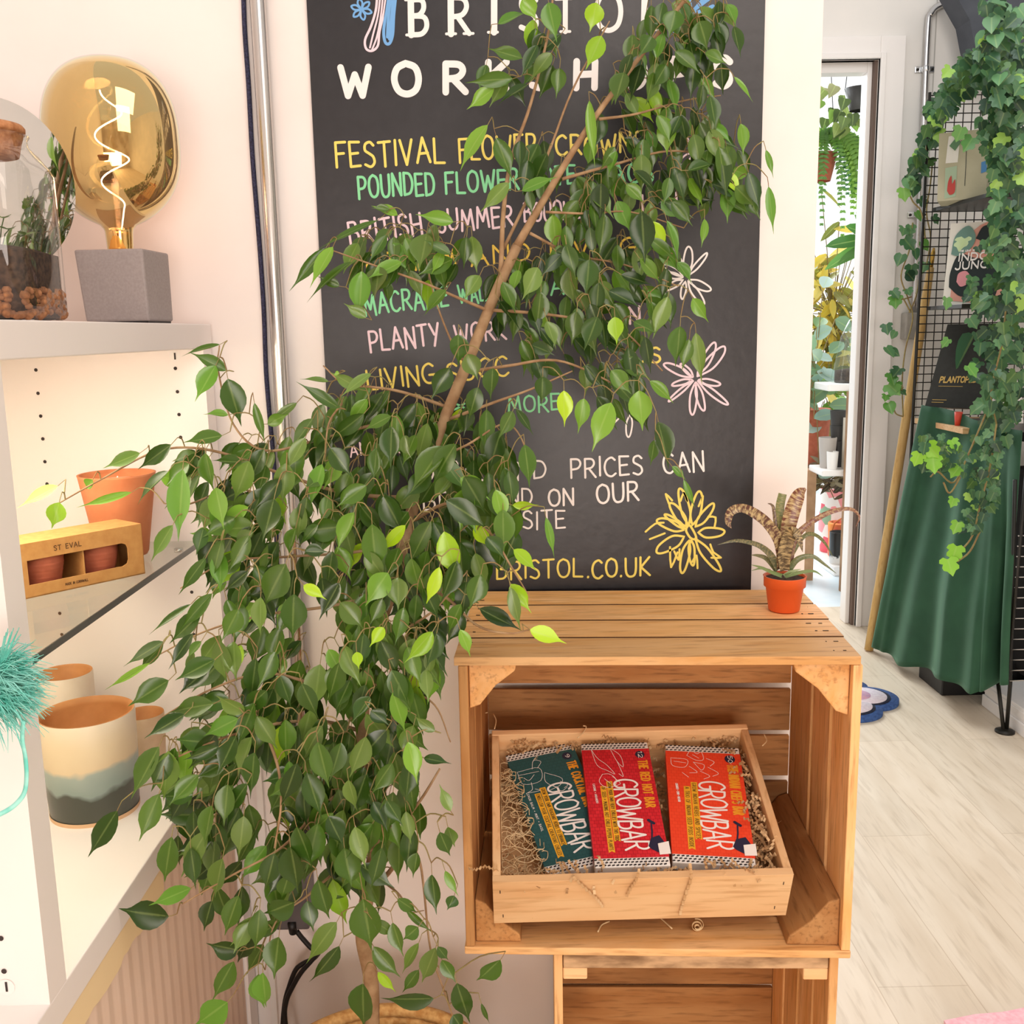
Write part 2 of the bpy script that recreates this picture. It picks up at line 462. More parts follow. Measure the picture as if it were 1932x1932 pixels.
# ------------------------------------------------------------------ room
YW = 1.580
fl = MB(); fl.box((-0.83, -3.0, -0.05), (2.25, 4.55, 0))
M_floor = wood('floor_vinyl', '#dfd1bd', '#d2c1aa', '#b8a68f', 1, 0.45, 0.22, 0.42)
N, L, b = nodes(M_floor)
tc = N.new('ShaderNodeTexCoord'); mp = N.new('ShaderNodeMapping'); mp.inputs['Rotation'].default_value = (0, 0, math.pi / 2)
bk_ = N.new('ShaderNodeTexBrick'); bk_.inputs['Scale'].default_value = 1.0; bk_.inputs['Brick Width'].default_value = 1.2; bk_.inputs['Row Height'].default_value = .18; bk_.inputs['Mortar Size'].default_value = .0012; bk_.inputs['Color1'].default_value = (1, 1, 1, 1); bk_.inputs['Color2'].default_value = (.90, .90, .89, 1); bk_.inputs['Mortar'].default_value = (.76, .72, .68, 1)
L.new(tc.outputs['Object'], mp.inputs[0]); L.new(mp.outputs[0], bk_.inputs['Vector'])
src = b.inputs['Base Color'].links[0].from_socket; mx = N.new('ShaderNodeMix'); mx.data_type = 'RGBA'; mx.blend_type = 'MULTIPLY'; mx.inputs['Factor'].default_value = 1; L.new(src, mx.inputs['A']); L.new(bk_.outputs['Color'], mx.inputs['B']); L.new(mx.outputs['Result'], b.inputs['Base Color'])
struct(fl.build('floor', M_floor), 'pale oak vinyl plank floor', 'floor')
# plank joints as dark seams in the floor surface
wb = MB(); wb.box((-0.83, YW, 0), (0.478, YW + 0.12, 2.72)); struct(wb.build('wall_back', M_wall), 'white painted wall carrying the blackboard', 'wall')
wl = MB(); wl.box((-0.88, -3.0, 0), (-0.83, YW + 0.12, 2.72)); struct(wl.build('wall_left', M_wall), 'white wall behind the cabinet', 'wall')
YD = 4.25
dl = aY(1635, 140, YD).x - 0.9; dr = aY(1657, 130, YD).x; dt = aY(1600, 114, YD).z
wf = MB()
wf.box((dr, YD, 0), (2.25, YD + 0.12, 2.72)); wf.box((0.30, YD, dt), (dr, YD + 0.12, 2.72)); wf.box((0.0, YD, 0), (dl, YD + 0.12, 2.72))
struct(wf.build('wall_far', M_farwall), 'pale grey far wall with the doorway', 'wall')
wr = MB(); wr.box((2.25, -3.0, 0), (2.30, YD + 0.12, 2.72)); struct(wr.build('wall_right', M_farwall), 'pale wall behind the rack', 'wall')
wc = MB(); wc.box((-0.88, -3.05, 0), (2.30, -3.0, 2.72)); struct(wc.build('wall_rear', noisy('rear_wall_paint', '#e6dacd', '#b9a58c', 1.6, 0.8)), 'shop wall behind the viewer', 'wall')
# door frame: architrave, rebate and jamb
df = bpy.data.objects.new('door_1', None); COL.objects.link(df); df.location = (dr, YD, 0); df['kind'] = 'structure'; df['label'] = 'white doorway to the glasshouse'; df['category'] = 'doorway'
aw = aY(1708, 120, YD - .02).x; at_ = aY(1640, 68, YD - .02).z
a = MB(); a.box((dr, YD - .022, 0), (aw, YD - .001, at_)); a.box((dl - .1, YD - .022, dt), (dr, YD - .001, at_))
a.box((dr, YD - .03, 0), (dr + .022, YD - .001, dt + .022)); a.box((dl - .1, YD - .03, dt), (dr, YD - .001, dt + .022))
a.build('architrave', M_trim, df, bevel=.003)
jl = aY(1637, 140, YD + .03).x; jt = aY(1600, 137, YD + .03).z
j = MB(); j.box((jl, YD + .03, 0), (dr - .012, YD + .10, jt + .05)); j.box((dl, YD + .03, jt), (jl, YD + .10, jt + .05)); j.build('jamb', M_trim, df, bevel=.003)
r_ = MB(); r_.box((dr - .012, YD + .004, 0), (dr, YD + .11, dt)); r_.box((dl, YD + .004, jt + .05), (dr, YD + .11, dt)); r_.build('rebate', mat('door_rebate', '#6d5a4f', .7), df)
p = aY(1627, 722, YD + .02); k = MB(); k.box((p.x - .008, YD + .02, p.z - .035), (p.x + .010, YD + .03, p.z + .035)); k.build('strike_plate', M_chrome, df)
fb = MB(); fb.box((0.0, 4.55, -0.05), (2.6, 8.2, 0)); struct(fb.build('floor_glasshouse', noisy('pale_concrete', '#e3edf2', '#cfdfe8', 5, .35)), 'pale blue grey glasshouse floor', 'floor')
win = bpy.data.objects.new('window_1', None); COL.objects.link(win); win.location = (1.3, 8.2, 0); win['kind'] = 'structure'; win['label'] = 'bright glazed end of the glasshouse'; win['category'] = 'window'
w_ = MB(); w_.box((-.6, 8.18, .45), (3.4, 8.19, 3.4)); w_.build('pane', emit('daylight_through_glazing', (.97, .99, 1.0), 1.35), win)
w_ = MB(); w_.box((-.6, 8.12, 0), (3.4, 8.22, .45)); w_.build('sill_wall', M_farwall, win)
for x_ in (.1, .85, 1.6, 2.35, 3.1):
    w_ = MB(); w_.box((x_ - .03, 8.12, .45), (x_ + .03, 8.178, 3.4)); w_.build('glazing_bar', mat('pale_blue_frame', '#8fb4d0', .5), win)
pt = MB(); pt.box((aw + .12, YD - .002, 0), (aw + .124, YD - .001, 2.7)); struct(pt.build('trim_1', mat('panel_joint', '#b9b6b0', .8)), 'thin joint in the far wall panelling', 'wall trim')

# ------------------------------------------------------------------ white display cabinet
XF = -0.45
cab = thing('display_cabinet', 'white display cabinet with glass shelf and ribbed base along the left wall', 'cabinet', (-0.63, 0.95, 0))
top_z = 1.318; sh_z = 0.668; gl_z = 0.989
b_ = MB(); b_.box((-0.825, .25, top_z - .036), (XF + .002, 1.572, top_z)); b_.build('top_board', M_melamine, cab, bevel=.0015)


def holes(mb, pts, fn, r, n):
    for q in pts:
        c = fn(*q)
        ax = V(n); u = ax.orthogonal().normalized(); w = ax.cross(u)
        mb.add([tuple(c + ax * .0006 + (u * math.cos(t) + w * math.sin(t)) * r) for t in np.linspace(0, 2 * math.pi, 10, endpoint=False)], [tuple(range(10))])


fp = MB(); fp.box((-0.825, 1.530, 0), (XF, 1.572, top_z - .037)); fp.m = 1
holes(fp, [(68, 698), (72, 742), (77, 785), (81, 828), (85, 871), (89, 913), (113, 1157), (117, 1197), (331, 695), (335, 739), (338, 782), (341, 825), (362, 1117), (366, 1197), (372, 1277)], lambda x, y: aY(x, y, 1.530), .0027, (0, -1, 0))
fp.m = 2; holes(fp, [(330, 672)], lambda x, y: aY(x, y, 1.530), .0085, (0, -1, 0)); fp.m = 1
c0 = aY(330, 672, 1.529); fp.box((c0.x - .0012, 1.5285, c0.z - .005), (c0.x + .0012, 1.5289, c0.z + .005))
fp.build('side_panel', [M_melamine, M_hole, M_trim], cab)
npn = MB(); npn.box((-0.825, .876, sh_z), (XF, .913, top_z - .037)); npn.m = 1
holes(npn, [(2, 1770), (8, 1832)], lambda x, y: aY(x, y, .876), .0027, (0, -1, 0)); npn.m = 2; holes(npn, [(12, 1862)], lambda x, y: aY(x, y, .876), .0085, (0, -1, 0))
npn.m = 1; c0 = aY(12, 1862, .875); npn.box((c0.x - .001, .8748, c0.z - .005), (c0.x + .001, .8753, c0.z + .005))
npn.build('divider_panel', [M_melamine, M_hole, M_trim], cab)
bk = MB(); bk.box((-0.828, .25, 0), (-.822, 1.53, top_z - .036)); bk.build('back_panel', M_melamine, cab)
bs = MB(); bs.box((-0.822, .25, sh_z - .036), (XF, 1.53, sh_z)); bs.build('bottom_shelf', M_melamine, cab, bevel=.0015)
M_glassedge = mat('glass_edge', '#3d4442', 0.25); M_glass = clear('shelf_glass', (.93, .95, .93), .04)
gs = MB(); gs.box((-0.815, .916, gl_z - .008), (-.476, 1.529, gl_z)); gs.m = 1; gs.box((-.476, .916, gl_z - .008), (-.4745, 1.529, gl_z))
gs.build('glass_shelf', [M_glass, M_glassedge], cab)
for q, y in ((362, 1.515), (362, .93)):
    s_ = MB(); s_.tube([(-.505, y, gl_z - .014), (-.505, y, gl_z - .0085)], .007, 12); s_.build('shelf_support', M_chrome, cab)
# ribbed base front: vertical flutes
M_rib = noisy('blush_ribbed_board', '#ecd3c0', '#e6cab5', 8, .6)
rb = MB()
ny = 340; prof = []
for i in range(ny + 1):
    y = .3 + (1.528 - .3) * i / ny
    prof.append((XF - .006 + .0009 * math.cos((y - .3) / .031 * 2 * math.pi) ** 3, y))
vs = [(x, y, .03) for x, y in prof] + [(x, y, sh_z - .0365) for x, y in prof]
rb.add(vs, [(i, i + 1, ny + 2 + i, ny + 1 + i) for i in range(ny)], True)
rb.box((-.60, .3, .03), (XF - .010, 1.528, sh_z - .037))
rb.build('ribbed_front', M_rib, cab)
# torn strip of masking paper left under the lip
ts = MB(); rn = random.Random(5)
up = []; lo = []
for i in range(60):
    y = .45 + (1.2 - .45) * i / 59
    up.append((XF - .0035, y, sh_z - .0365)); lo.append((XF - .0035, y, sh_z - .074 - rn.uniform(0, .006) - .004 * math.sin(i * .6)))
ts.add(up + lo, [(i, i + 1, 60 + i + 1, 60 + i) for i in range(59)]); ts.build('masking_strip', mat('masking_paper', '#f6dcae', .7), cab, solid=.0008)

# ------------------------------------------------------------------ lamp with mirrored bulb
cx = aY(236, 604, 1.45)
lp = thing('table_lamp', 'table lamp with grey cube base and big gold mirrored bulb', 'lamp', (cx.x, 1.47, top_z))
M_cube = noisy('grey_concrete', '#a59a97', '#9c918e', 300, .75, bump=.05)
FL = aY(156, 606, 1.405); FR = aY(287, 606, 1.405)
wd_ = FR.x - FL.x; ang = math.radians(-3); Mc = Matrix.Translation((FL.x, 1.405, top_z)) @ Matrix.Rotation(ang, 4, 'Z')
zt = aY(145, 471, 1.405).z - top_z
ta = MB(Mc); e = .003
ta.hexa([(e, e, .004), (wd_ - e, e, .004), (wd_ - e, wd_ - e, .004), (e, wd_ - e, .004), (-.004, 0, zt), (wd_ - .004, 0, zt), (wd_ - .004, wd_, zt), (-.004, wd_, zt)])
ta.build('cube_base', M_cube, lp, bevel=.003)
tf = MB(Mc); tf.box((.006, .006, 0), (wd_ - .006, wd_ - .006, .005)); tf.build('felt_foot', M_blackcable, lp)
M_cap = mat('amber_cap', '#e8a24a', .2, .6)
bc = Mc @ V((wd_ / 2 + .002, wd_ / 2, zt)); YB = bc.y
bb = aY(215, 470, YB); bx = aY(213, 300, YB).x
gold = bpy.data.materials.new('gold_mirror_glass'); gold.use_nodes = True; N = gold.node_tree.nodes; L = gold.node_tree.links
N.remove(N['Principled BSDF'])
lw = N.new('ShaderNodeLayerWeight'); lw.inputs[0].default_value = .35
cr = N.new('ShaderNodeValToRGB'); els = cr.color_ramp.elements
els[0].position = 0.0; els[0].color = lin('#d6b675'); els[1].position = 1.0; els[1].color = lin('#efe6ee')
for po, c in ((.35, '#dec68c'), (.56, '#e6e4c8'), (.70, '#dcece8'), (.84, '#efe2ec')):
    q = els.new(po); q.color = lin(c)
L.new(lw.outputs['Facing'], cr.inputs[0])
g = N.new('ShaderNodeBsdfGlossy'); g.inputs['Roughness'].default_value = .02; L.new(cr.outputs[0], g.inputs[0])
t = N.new('ShaderNodeBsdfTransparent'); t.inputs[0].default_value = lin('#fff2dc')
mx = N.new('ShaderNodeMixShader'); ge = N.new('ShaderNodeNewGeometry'); mrg = N.new('ShaderNodeMapRange'); mrg.inputs[3].default_value = .88; mrg.inputs[4].default_value = .15; L.new(ge.outputs['Backfacing'], mrg.inputs[0]); L.new(mrg.outputs[0], mx.inputs[0]); L.new(t.outputs[0], mx.inputs[1]); L.new(g.outputs[0], mx.inputs[2]); L.new(mx.outputs[0], N['Material Output'].inputs[0])
pxm = YB * 1.0 / F
bulb_prof = []
cz = aY(213, 270, YB).z; ztop = aY(205, 107, YB).z; Rb = (aY(332, 280, YB).x - aY(79, 280, YB).x) / 2
znk = aY(215, 433, YB).z
up_h = ztop - cz; dn_h = cz - znk
for i in range(25):
    th = math.pi / 2 * i / 24
    bulb_prof.append((max(.0005, Rb * abs(math.cos(math.pi / 2 - th)) ** .80), up_h * abs(math.cos(th)) ** .80))
rn_ = .019
for i in range(1, 22):
    t_ = i / 21
    r = Rb * max(0, 1 - t_ ** 2.6) ** .62
    z = -dn_h * t_
    bulb_prof.append((max(r, rn_ * 1.05 + .012 * (1 - t_)), z))
bulb_prof += [(rn_, -dn_h - .004), (rn_ * .92, zt + top_z - cz)]
bulb_prof = bulb_prof[::-1]
bl = MB(); bl.lathe((bx, YB, cz), bulb_prof, 64, sx=1, sy=.82, caps=False); blo = bl.build('mirrored_bulb', gold, lp)
fil = MB(); rn = random.Random(3)
M_fil = emit('hot_filament', (1, .84, .6), 26)
pts = [(bx + .004, YB, cz - dn_h)]
for i in range(90):
    t_ = i / 89; a_ = t_ * 5 * math.pi
    rr = .010 + .012 * math.sin(t_ * math.pi)
    pts.append((bx + rr * math.cos(a_), YB + rr * .7 * math.sin(a_), cz - dn_h * .75 + t_ * (dn_h * .75 + up_h * .62)))
fil.tube(pts, .0011, 6); fil.build('filament', M_fil, blo)
gst = MB(); gst.tube([(bx, YB, cz - dn_h - .002), (bx, YB, cz + up_h * .45)], [.006, .0025], 10); gst.build('glass_stem', clear('stem_glass', (1, .9, .7), .1), blo)
cp = MB(); cp.lathe((bx, YB, zt + top_z), [(.016, 0), (.016, .004), (.0155, .02), (.014, .026)], 24, caps=True); cp.build('lamp_cap', M_cap, lp)
pl = bpy.data.lights.new('bulb_light', 'POINT'); pl.energy = 2.4; pl.color = (1, .58, .45); pl.shadow_soft_size = .03
po_ = bpy.data.objects.new('bulb_light', pl); COL.objects.link(po_); po_.location = (bx, YB, cz - dn_h * .45)

# ------------------------------------------------------------------ round mirror
mc = aY(-4, 352, 1.30); mr = .104
mi = thing('round_mirror', 'round frameless mirror standing behind the corked jar', 'mirror', (mc.x, 1.30, top_z))
n_ = V((.82, -.56, -.10)).normalized(); u_ = V((0, 0, 1)).cross(n_).normalized(); w_ = n_.cross(u_)
cc = V((mc.x, 1.30, top_z + mr * 1.0 + .001))
cc.z = mc.z
M_mir = mat('silvered_glass', '#e9e5e2', .015, 1.0)
dsk = MB(); dsk.m = 0
ring = [cc + (u_ * math.cos(t) + w_ * math.sin(t)) * mr for t in np.linspace(0, 2 * math.pi, 72, endpoint=False)]
dsk.add([tuple(q + n_ * .002) for q in ring], [tuple(range(72))])
dsk.build('mirror_glass', M_mir, mi)
d2 = MB(); d2.add([tuple(q + n_ * .0019) for q in ring] + [tuple(q - n_ * .002) for q in ring], [(i, (i + 1) % 72, 72 + (i + 1) % 72, 72 + i) for i in range(72)] + [tuple(range(72, 144))], True)
d2.build('mirror_edge', mat('mirror_edge', '#8f8a86', .3), mi)
st = MB(); fz = cc.z - mr - top_z
q0 = V((cc.x, 1.30, top_z)) - n_ * .02
st.box((q0.x - .045, q0.y - .012, top_z), (q0.x + .045, q0.y + .012, top_z + max(.006, fz + .012))); st.build('foot', M_trim, mi)

# ------------------------------------------------------------------ corked jar terrarium
YJ = 1.10
jc = aY(-6, 604, YJ); jx = jc.x; jr = aY(99, 600, YJ).x - jx
jar = thing('corked_jar', 'clear square glass jar terrarium with round cork stopper', 'jar', (jx, YJ, top_z))
h1 = aY(0, 318, YJ).z - top_z; h0 = aY(0, 290, YJ).z - top_z; hn = aY(0, 262, YJ).z - top_z


def sq(mb, c, prof, seg=48, n=5.0, caps=False):
    vs = []; fs = []
    for r, z, e_ in prof:
        for k_ in range(seg):
            t = 2 * math.pi * k_ / seg; ct, s_ = math.cos(t), math.sin(t)
            m = (abs(ct) ** e_ + abs(s_) ** e_) ** (-1 / e_)
            vs.append((c[0] + r * m * ct, c[1] + r * m * s_, c[2] + z))
    for i in range(len(prof) - 1):
        for k_ in range(seg):
            k2 = (k_ + 1) % seg; fs.append((i * seg + k_, i * seg + k2, (i + 1) * seg + k2, (i + 1) * seg + k_))
    if caps: fs += [tuple(range(seg - 1, -1, -1)), tuple((len(prof) - 1) * seg + k_ for k_ in range(seg))]
    mb.add(vs, fs, True)


ck = jr * .74
gj = MB(); sq(gj, (jx, YJ, top_z), [(jr * .2, .0015, 4), (jr * .93, .0015, 5), (jr, .008, 6), (jr, h1 * .6, 6), (jr * .99, h1 - .004, 6), (jr * .95, h1 + .004, 5), (jr * .86, h0, 3.5), (ck * 1.08, h0 + .008, 2), (ck * 1.06, hn, 2), (ck * 1.12, hn + .004, 2), (ck * 1.0, hn + .005, 2)])
gj.build('jar_glass', clear('jar_glass', (.95, .95, .94), .05, .02, 3.0), jar)
ht = aY(0, 234, YJ).z - top_z
co = MB(); co.lathe((jx, YJ, top_z), [(ck * .86, h0 - .002), (ck * .93, hn - .004), (ck * 1.0, hn + .006), (ck * 1.04, hn + .0065), (ck * 1.05, ht - .003), (ck * 1.0, ht)], 40, caps=True)
co.build('cork_stopper', noisy('cork', '#c98d5f', '#a86a3f', 140, .8, bump=.2), jar)
hs = aY(0, 470, YJ).z - top_z; hp = aY(0, 550, YJ).z - top_z
so = MB(); rn = random.Random(9)
sq(so, (jx, YJ, top_z), [(jr * .94, .004, 6), (jr * .94, hs * .93, 6), (jr * .6, hs * 1.02, 4), (jr * .05, hs * 1.08, 3)], caps=True); so.build('soil', M_soil, jar)
pb = MB()
for i in range(330):
    t = rn.uniform(0, 2 * math.pi); z = rn.uniform(.006, hp); e_ = 6
    m = (abs(math.cos(t)) ** e_ + abs(math.sin(t)) ** e_) ** (-1 / e_); r = jr * .925 * m
    s_ = rn.uniform(.0035, .0065)
    pb.lathe((jx + r * math.cos(t), YJ + r * math.sin(t), top_z + z), [(s_ * .3, -s_ * .8), (s_ * .9, -s_ * .4), (s_, .1 * s_), (s_ * .6, s_ * .7)], 7, caps=True)
po = pb.build('clay_pebbles', noisy('clay_pebble', '#b07a52', '#7e5236', 120, .9), jar); po['kind'] = 'stuff'


def leaf(mb, p, q, w, nrm=None, curl=0.0, fold=.18, prof=None, uvx=True, tw=0.0):
    """a blade from p to q, width w"""
    p = V(p); q = V(q); d = q - p; Ln = d.length
    if Ln < 1e-6: return
    d.normalize(); n = V(nrm) if nrm is not None else V((0, -1, .3))
    n = n - d * n.dot(d)
    if n.length < 1e-4: n = d.orthogonal()
    n.normalize(); sd = d.cross(n)
    prof = prof or FIG
    vs = []; uv = []
    for s_, hw in prof:
        a_ = tw * s_; n2 = n * math.cos(a_) + sd * math.sin(a_); s2 = sd * math.cos(a_) - n * math.sin(a_)
        c = p + d * Ln * s_ + n * (-curl * Ln * (s_ * s_) + curl * Ln * s_ * .35)
        hw = hw * w / 2
        vs += [tuple(c - s2 * hw + n2 * hw * fold), tuple(c - n2 * hw * fold * .3), tuple(c + s2 * hw + n2 * hw * fold)]
        uv += [(0, s_), (.5, s_), (1, s_)]
    fs = []
    for i in range(len(prof) - 1):
        a_ = i * 3
        fs += [(a_, a_ + 1, a_ + 4, a_ + 3), (a_ + 1, a_ + 2, a_ + 5, a_ + 4)]
    mb.add(vs, fs, True, uv)


FIG = [(0, .04), (.07, .44), (.18, .8), (.31, .99), (.45, 1.0), (.57, .85), (.67, .55), (.75, .29), (.83, .13), (.92, .07), (1, .01)]
OVAL = [(0, .1), (.15, .65), (.4, 1), (.65, .95), (.85, .6), (1, .05)]
LANCE = [(0, .3), (.2, .85), (.45, 1), (.7, .75), (.88, .35), (1, .02)]
jp = MB()
for i in range(16):
    a_ = rn.uniform(0, 6.28); r = jr * rn.uniform(.1, .6); base = V((jx + r * .6 * math.cos(a_), YJ + r * .6 * math.sin(a_), top_z + hs))
    tip = V((jx + r * math.cos(a_), YJ + r * math.sin(a_), top_z + hs + rn.uniform(.012, .05)))
    jp.c = lin('#5c7a43'); jp.tube([base, (base + tip) / 2 + V((0, 0, .005)), tip], .0006, 5)
    for k_ in range(3):
        a2 = a_ + k_ * 2.1; jp.c = lin(rn.choice(['#6d8c4c', '#86a15c', '#55743c']))
        leaf(jp, tip, tip + V((math.cos(a2) * .011, math.sin(a2) * .011, .003)), .008, (0, -.4, 1), prof=OVAL)
jp.build('seedlings', M_leaf2, jar)

# ------------------------------------------------------------------ things on the glass shelf
# tall terracotta candle pot
YC = 1.44
c1 = aY(220, 893, YC); r1 = (aY(292, 893, YC).x - aY(148, 893, YC).x) / 2 * .98
hh = c1.z - gl_z
cpot = thing('terracotta_pot', 'tall plain terracotta candle pot at the back of the glass shelf', 'pot', (c1.x, YC, gl_z))
t = MB(); t.lathe((c1.x, YC, gl_z), [(r1 * .62, 0), (r1 * .66, .004), (r1 * .985, hh - .003), (r1, hh), (r1 * .93, hh), (r1 * .9, hh - .012)], 48); t.build('pot_body', M_terra, cpot)
t = MB(); t.lathe((c1.x, YC, gl_z), [(.001, hh - .0116), (r1 * .9, hh - .0115)], 40, caps=False); t.build('wax', mat('ivory_wax', '#f3d9b8', .35), cpot)
t = MB(); t.tube([(c1.x, YC, gl_z + hh - .012), (c1.x + .001, YC, gl_z + hh - .004)], .0011, 6); t.build('wick', M_trim, cpot)
# kraft gift box with windows
BR = aZ(274, 1082, gl_z); BL = aZ(52, 1130, gl_z); TRz = aY(266, 990, BR.y).z
ex = (BR - BL); ex.z = 0; wbx = ex.length + .008; ex.normalize(); ey = V((-ex.y, ex.x, 0)); hb = TRz - gl_z; db = .062
BL = BR - ex * wbx
fr = lambda x, y, z: BL + ex * x + ey * y + V((0, 0, z))
kb = thing('gift_box', 'brown kraft gift box with two windows on the glass shelf', 'box', tuple(fr(wbx / 2, db / 2, 0)))
t = MB(); T_ = .0015
w0, w1, z0, z1 = .012, wbx - .022, hb * .24, hb * .70
t.prism([(0, 0), (wbx, 0), (wbx, z0), (0, z0)], lambda x, y, h: fr(x, h, y), T_)
t.prism([(0, z1), (wbx, z1), (wbx, hb), (0, hb)], lambda x, y, h: fr(x, h, y), T_)
rc = .008
t.prism([(0, z0), (w0, z0), (w0, z1), (0, z1)], lambda x, y, h: fr(x, h, y), T_)
t.prism([(w1 - rc, z0), (wbx, z0), (wbx, z1), (w1 - rc, z1), (w1 - rc * .3, z1 - rc * .3), (w1, z1 - rc), (w1, z0 + rc), (w1 - rc * .3, z0 + rc * .3)], lambda x, y, h: fr(x, h, y), T_)
t.hexa([fr(wbx - T_, 0, 0), fr(wbx, 0, 0), fr(wbx, db, 0), fr(wbx - T_, db, 0), fr(wbx - T_, 0, hb), fr(wbx, 0, hb), fr(wbx, db, hb), fr(wbx - T_, db, hb)])
t.hexa([fr(0, 0, 0), fr(T_, 0, 0), fr(T_, db, 0), fr(0, db, 0), fr(0, 0, hb), fr(T_, 0, hb), fr(T_, db, hb), fr(0, db, hb)])
t.hexa([fr(0, db - T_, 0), fr(wbx, db - T_, 0), fr(wbx, db, 0), fr(0, db, 0), fr(0, db - T_, hb), fr(wbx, db - T_, hb), fr(wbx, db, hb), fr(0, db, hb)])
t.hexa([fr(0, 0, hb), fr(wbx, 0, hb), fr(wbx, db, hb), fr(0, db, hb), fr(0, 0, hb + T_), fr(wbx, 0, hb + T_), fr(wbx, db, hb + T_), fr(0, db, hb + T_)])
t.hexa([fr(0, 0, 0), fr(wbx, 0, 0), fr(wbx, db, 0), fr(0, db, 0), fr(0, 0, T_), fr(wbx, 0, T_), fr(wbx, db, T_), fr(0, db, T_)])
carton = t.build('carton', M_kraft, kb)
for xm in (wbx * .50, wbx * .035 + .004):
    t = MB(); t.hexa([fr(xm, .0012, .002), fr(xm + .0015, .0012, .002), fr(xm + .0015, db - .003, .002), fr(xm, db - .003, .002), fr(xm, .0012, hb - .001), fr(xm + .0015, .0012, hb - .001), fr(xm + .0015, db - .003, hb - .001), fr(xm, db - .003, hb - .001)]); t.build('divider', M_kraft, kb)
t = MB(); bfr = lambda x, y, h: fr(x, -h, y)
write(t, 'ST EVAL', (wbx * .28, hb * .80), (wbx * .49, hb * .80), hb * .09, .0010, bfr, .25, .0003, wob=0)
t.build('printed_name', mat('brown_ink', '#5a3a1e', .8), carton)
t = MB(); write(t, 'MADE IN CORNWALL', (wbx * .34, hb * .10), (wbx * .52, hb * .10), hb * .045, .0006, bfr, .25, .0003, wob=0); t.build('printed_line', mat('brown_ink_fine', '#5a3a1e', .8), carton)
for i, xm in enumerate((wbx * .25, wbx * .70)):
    rr = wbx * .185 if i == 0 else wbx * .16; rr = min(rr, db / 2 - .003)
    pc = fr(xm, db / 2 - .001, T_)
    g_ = MB(); pr_ = []
    for k_ in range(26):
        z = hb * .78 * k_ / 25
        pr_.append((rr * (.70 + .30 * min(1, (k_ / 16)) ** .7) * (1 + .012 * math.sin(k_ * 2.4)), z))
    pr_ += [(rr * .9, hb * .78), (rr * .85, hb * .7)]
    g_.lathe((pc.x, pc.y, pc.z), pr_, 40)
    o = g_.build('terracotta_candle_pot', M_terra2, None, (pc.x, pc.y, pc.z))
    tag(o, ['ribbed terracotta pot in the left window of the kraft box', 'ribbed terracotta pot in the right window of the kraft box'][i], 'pot', 'ribbed pots in the gift box')

# ------------------------------------------------------------------ ceramics on the bottom shelf
YP = 1.075
pc = aZ(163, 1562, sh_z); YP = pc.y + .055
rc_ = (aY(250, 1345, YP).x - aY(76, 1345, YP).x) / 2
pcx = aY(163, 1345, YP).x; ph = aY(163, 1342, YP).z - sh_z
M_glaze = mat('banded_glaze', '#e9d9bf', .35); N, L, b = nodes(M_glaze)
tc = N.new('ShaderNodeTexCoord'); sp = N.new('ShaderNodeSeparateXYZ'); L.new(tc.outputs['Object'], sp.inputs[0])
nz = N.new('ShaderNodeTexNoise'); nz.inputs['Scale'].default_value = 24; L.new(tc.outputs['Object'], nz.inputs['Vector'])
mm = N.new('ShaderNodeMath'); mm.operation = 'MULTIPLY_ADD'; mm.inputs[1].default_value = .035; L.new(nz.outputs['Fac'], mm.inputs[0]); L.new(sp.outputs[2], mm.inputs[2])
mr_ = N.new('ShaderNodeMapRange'); mr_.inputs[1].default_value = .0175; mr_.inputs[2].default_value = ph + .0175; L.new(mm.outputs[0], mr_.inputs[0])
cr = N.new('ShaderNodeValToRGB'); els = cr.color_ramp.elements; els[0].position = 0; els[0].color = lin('#4d5046'); els[1].position = 1; els[1].color = lin('#efe0c8')
for po, c in ((.30, '#474b43'), (.34, '#8fa19b'), (.52, '#a3b1a9'), (.58, '#e3cfab'), (.75, '#e9d6b4')):
    q = els.new(po); q.color = lin(c)
L.new(mr_.outputs[0], cr.inputs[0]); L.new(cr.outputs[0], b.inputs['Base Color'])
M_inner = noisy('peach_clay', '#d99a60', '#c98a50', 30, .6)
bp = thing('glazed_planter', 'large stoneware planter with cream, grey blue and charcoal glaze bands', 'pot', (pcx, YP, sh_z))
t = MB(); t.lathe((pcx, YP, sh_z), [(rc_ * .88, 0), (rc_ * .92, .004), (rc_ * .98, ph * .5), (rc_, ph - .003), (rc_ * .985, ph)], 56); t.build('glazed_wall', M_glaze, bp)
t = MB(); t.lathe((pcx, YP, sh_z), [(rc_ * .985, ph + .0002), (rc_ * .95, ph), (rc_ * .93, ph - .01), (rc_ * .86, .006), (.001, .006)], 56, caps=False); t.build('clay_inside', M_inner, bp)
t = MB(); t.lathe((pcx, YP, sh_z), [(rc_ * .93, -.0001), (rc_ * .93, .0055)], 56, caps=False); t.build('bare_clay_foot', mat('bare_clay', '#e2bb92', .8), bp)


def bowl(name, label, px, py, w, Y, z, mo, mi_, grp=None, foot=.85):
    c = aY(px, py, Y); r = (aY(px + w / 2, py, Y).x - aY(px - w / 2, py, Y).x) / 2; h = c.z - z
    o = thing(name, label, 'pot', (c.x, Y, z), grp)
    t = MB(); t.lathe((c.x, Y, z), [(r * foot, 0), (r * (foot + .05), .004), (r * .99, h * .6), (r, h - .002), (r * .98, h)], 48); t.build('outside', mo, o)
    t = MB(); t.lathe((c.x, Y, z), [(r * .98, h + .0002), (r * .92, h - .002), (r * .84, .01), (.001, .01)], 48, caps=False); t.build('inside', mi_, o)
    return o


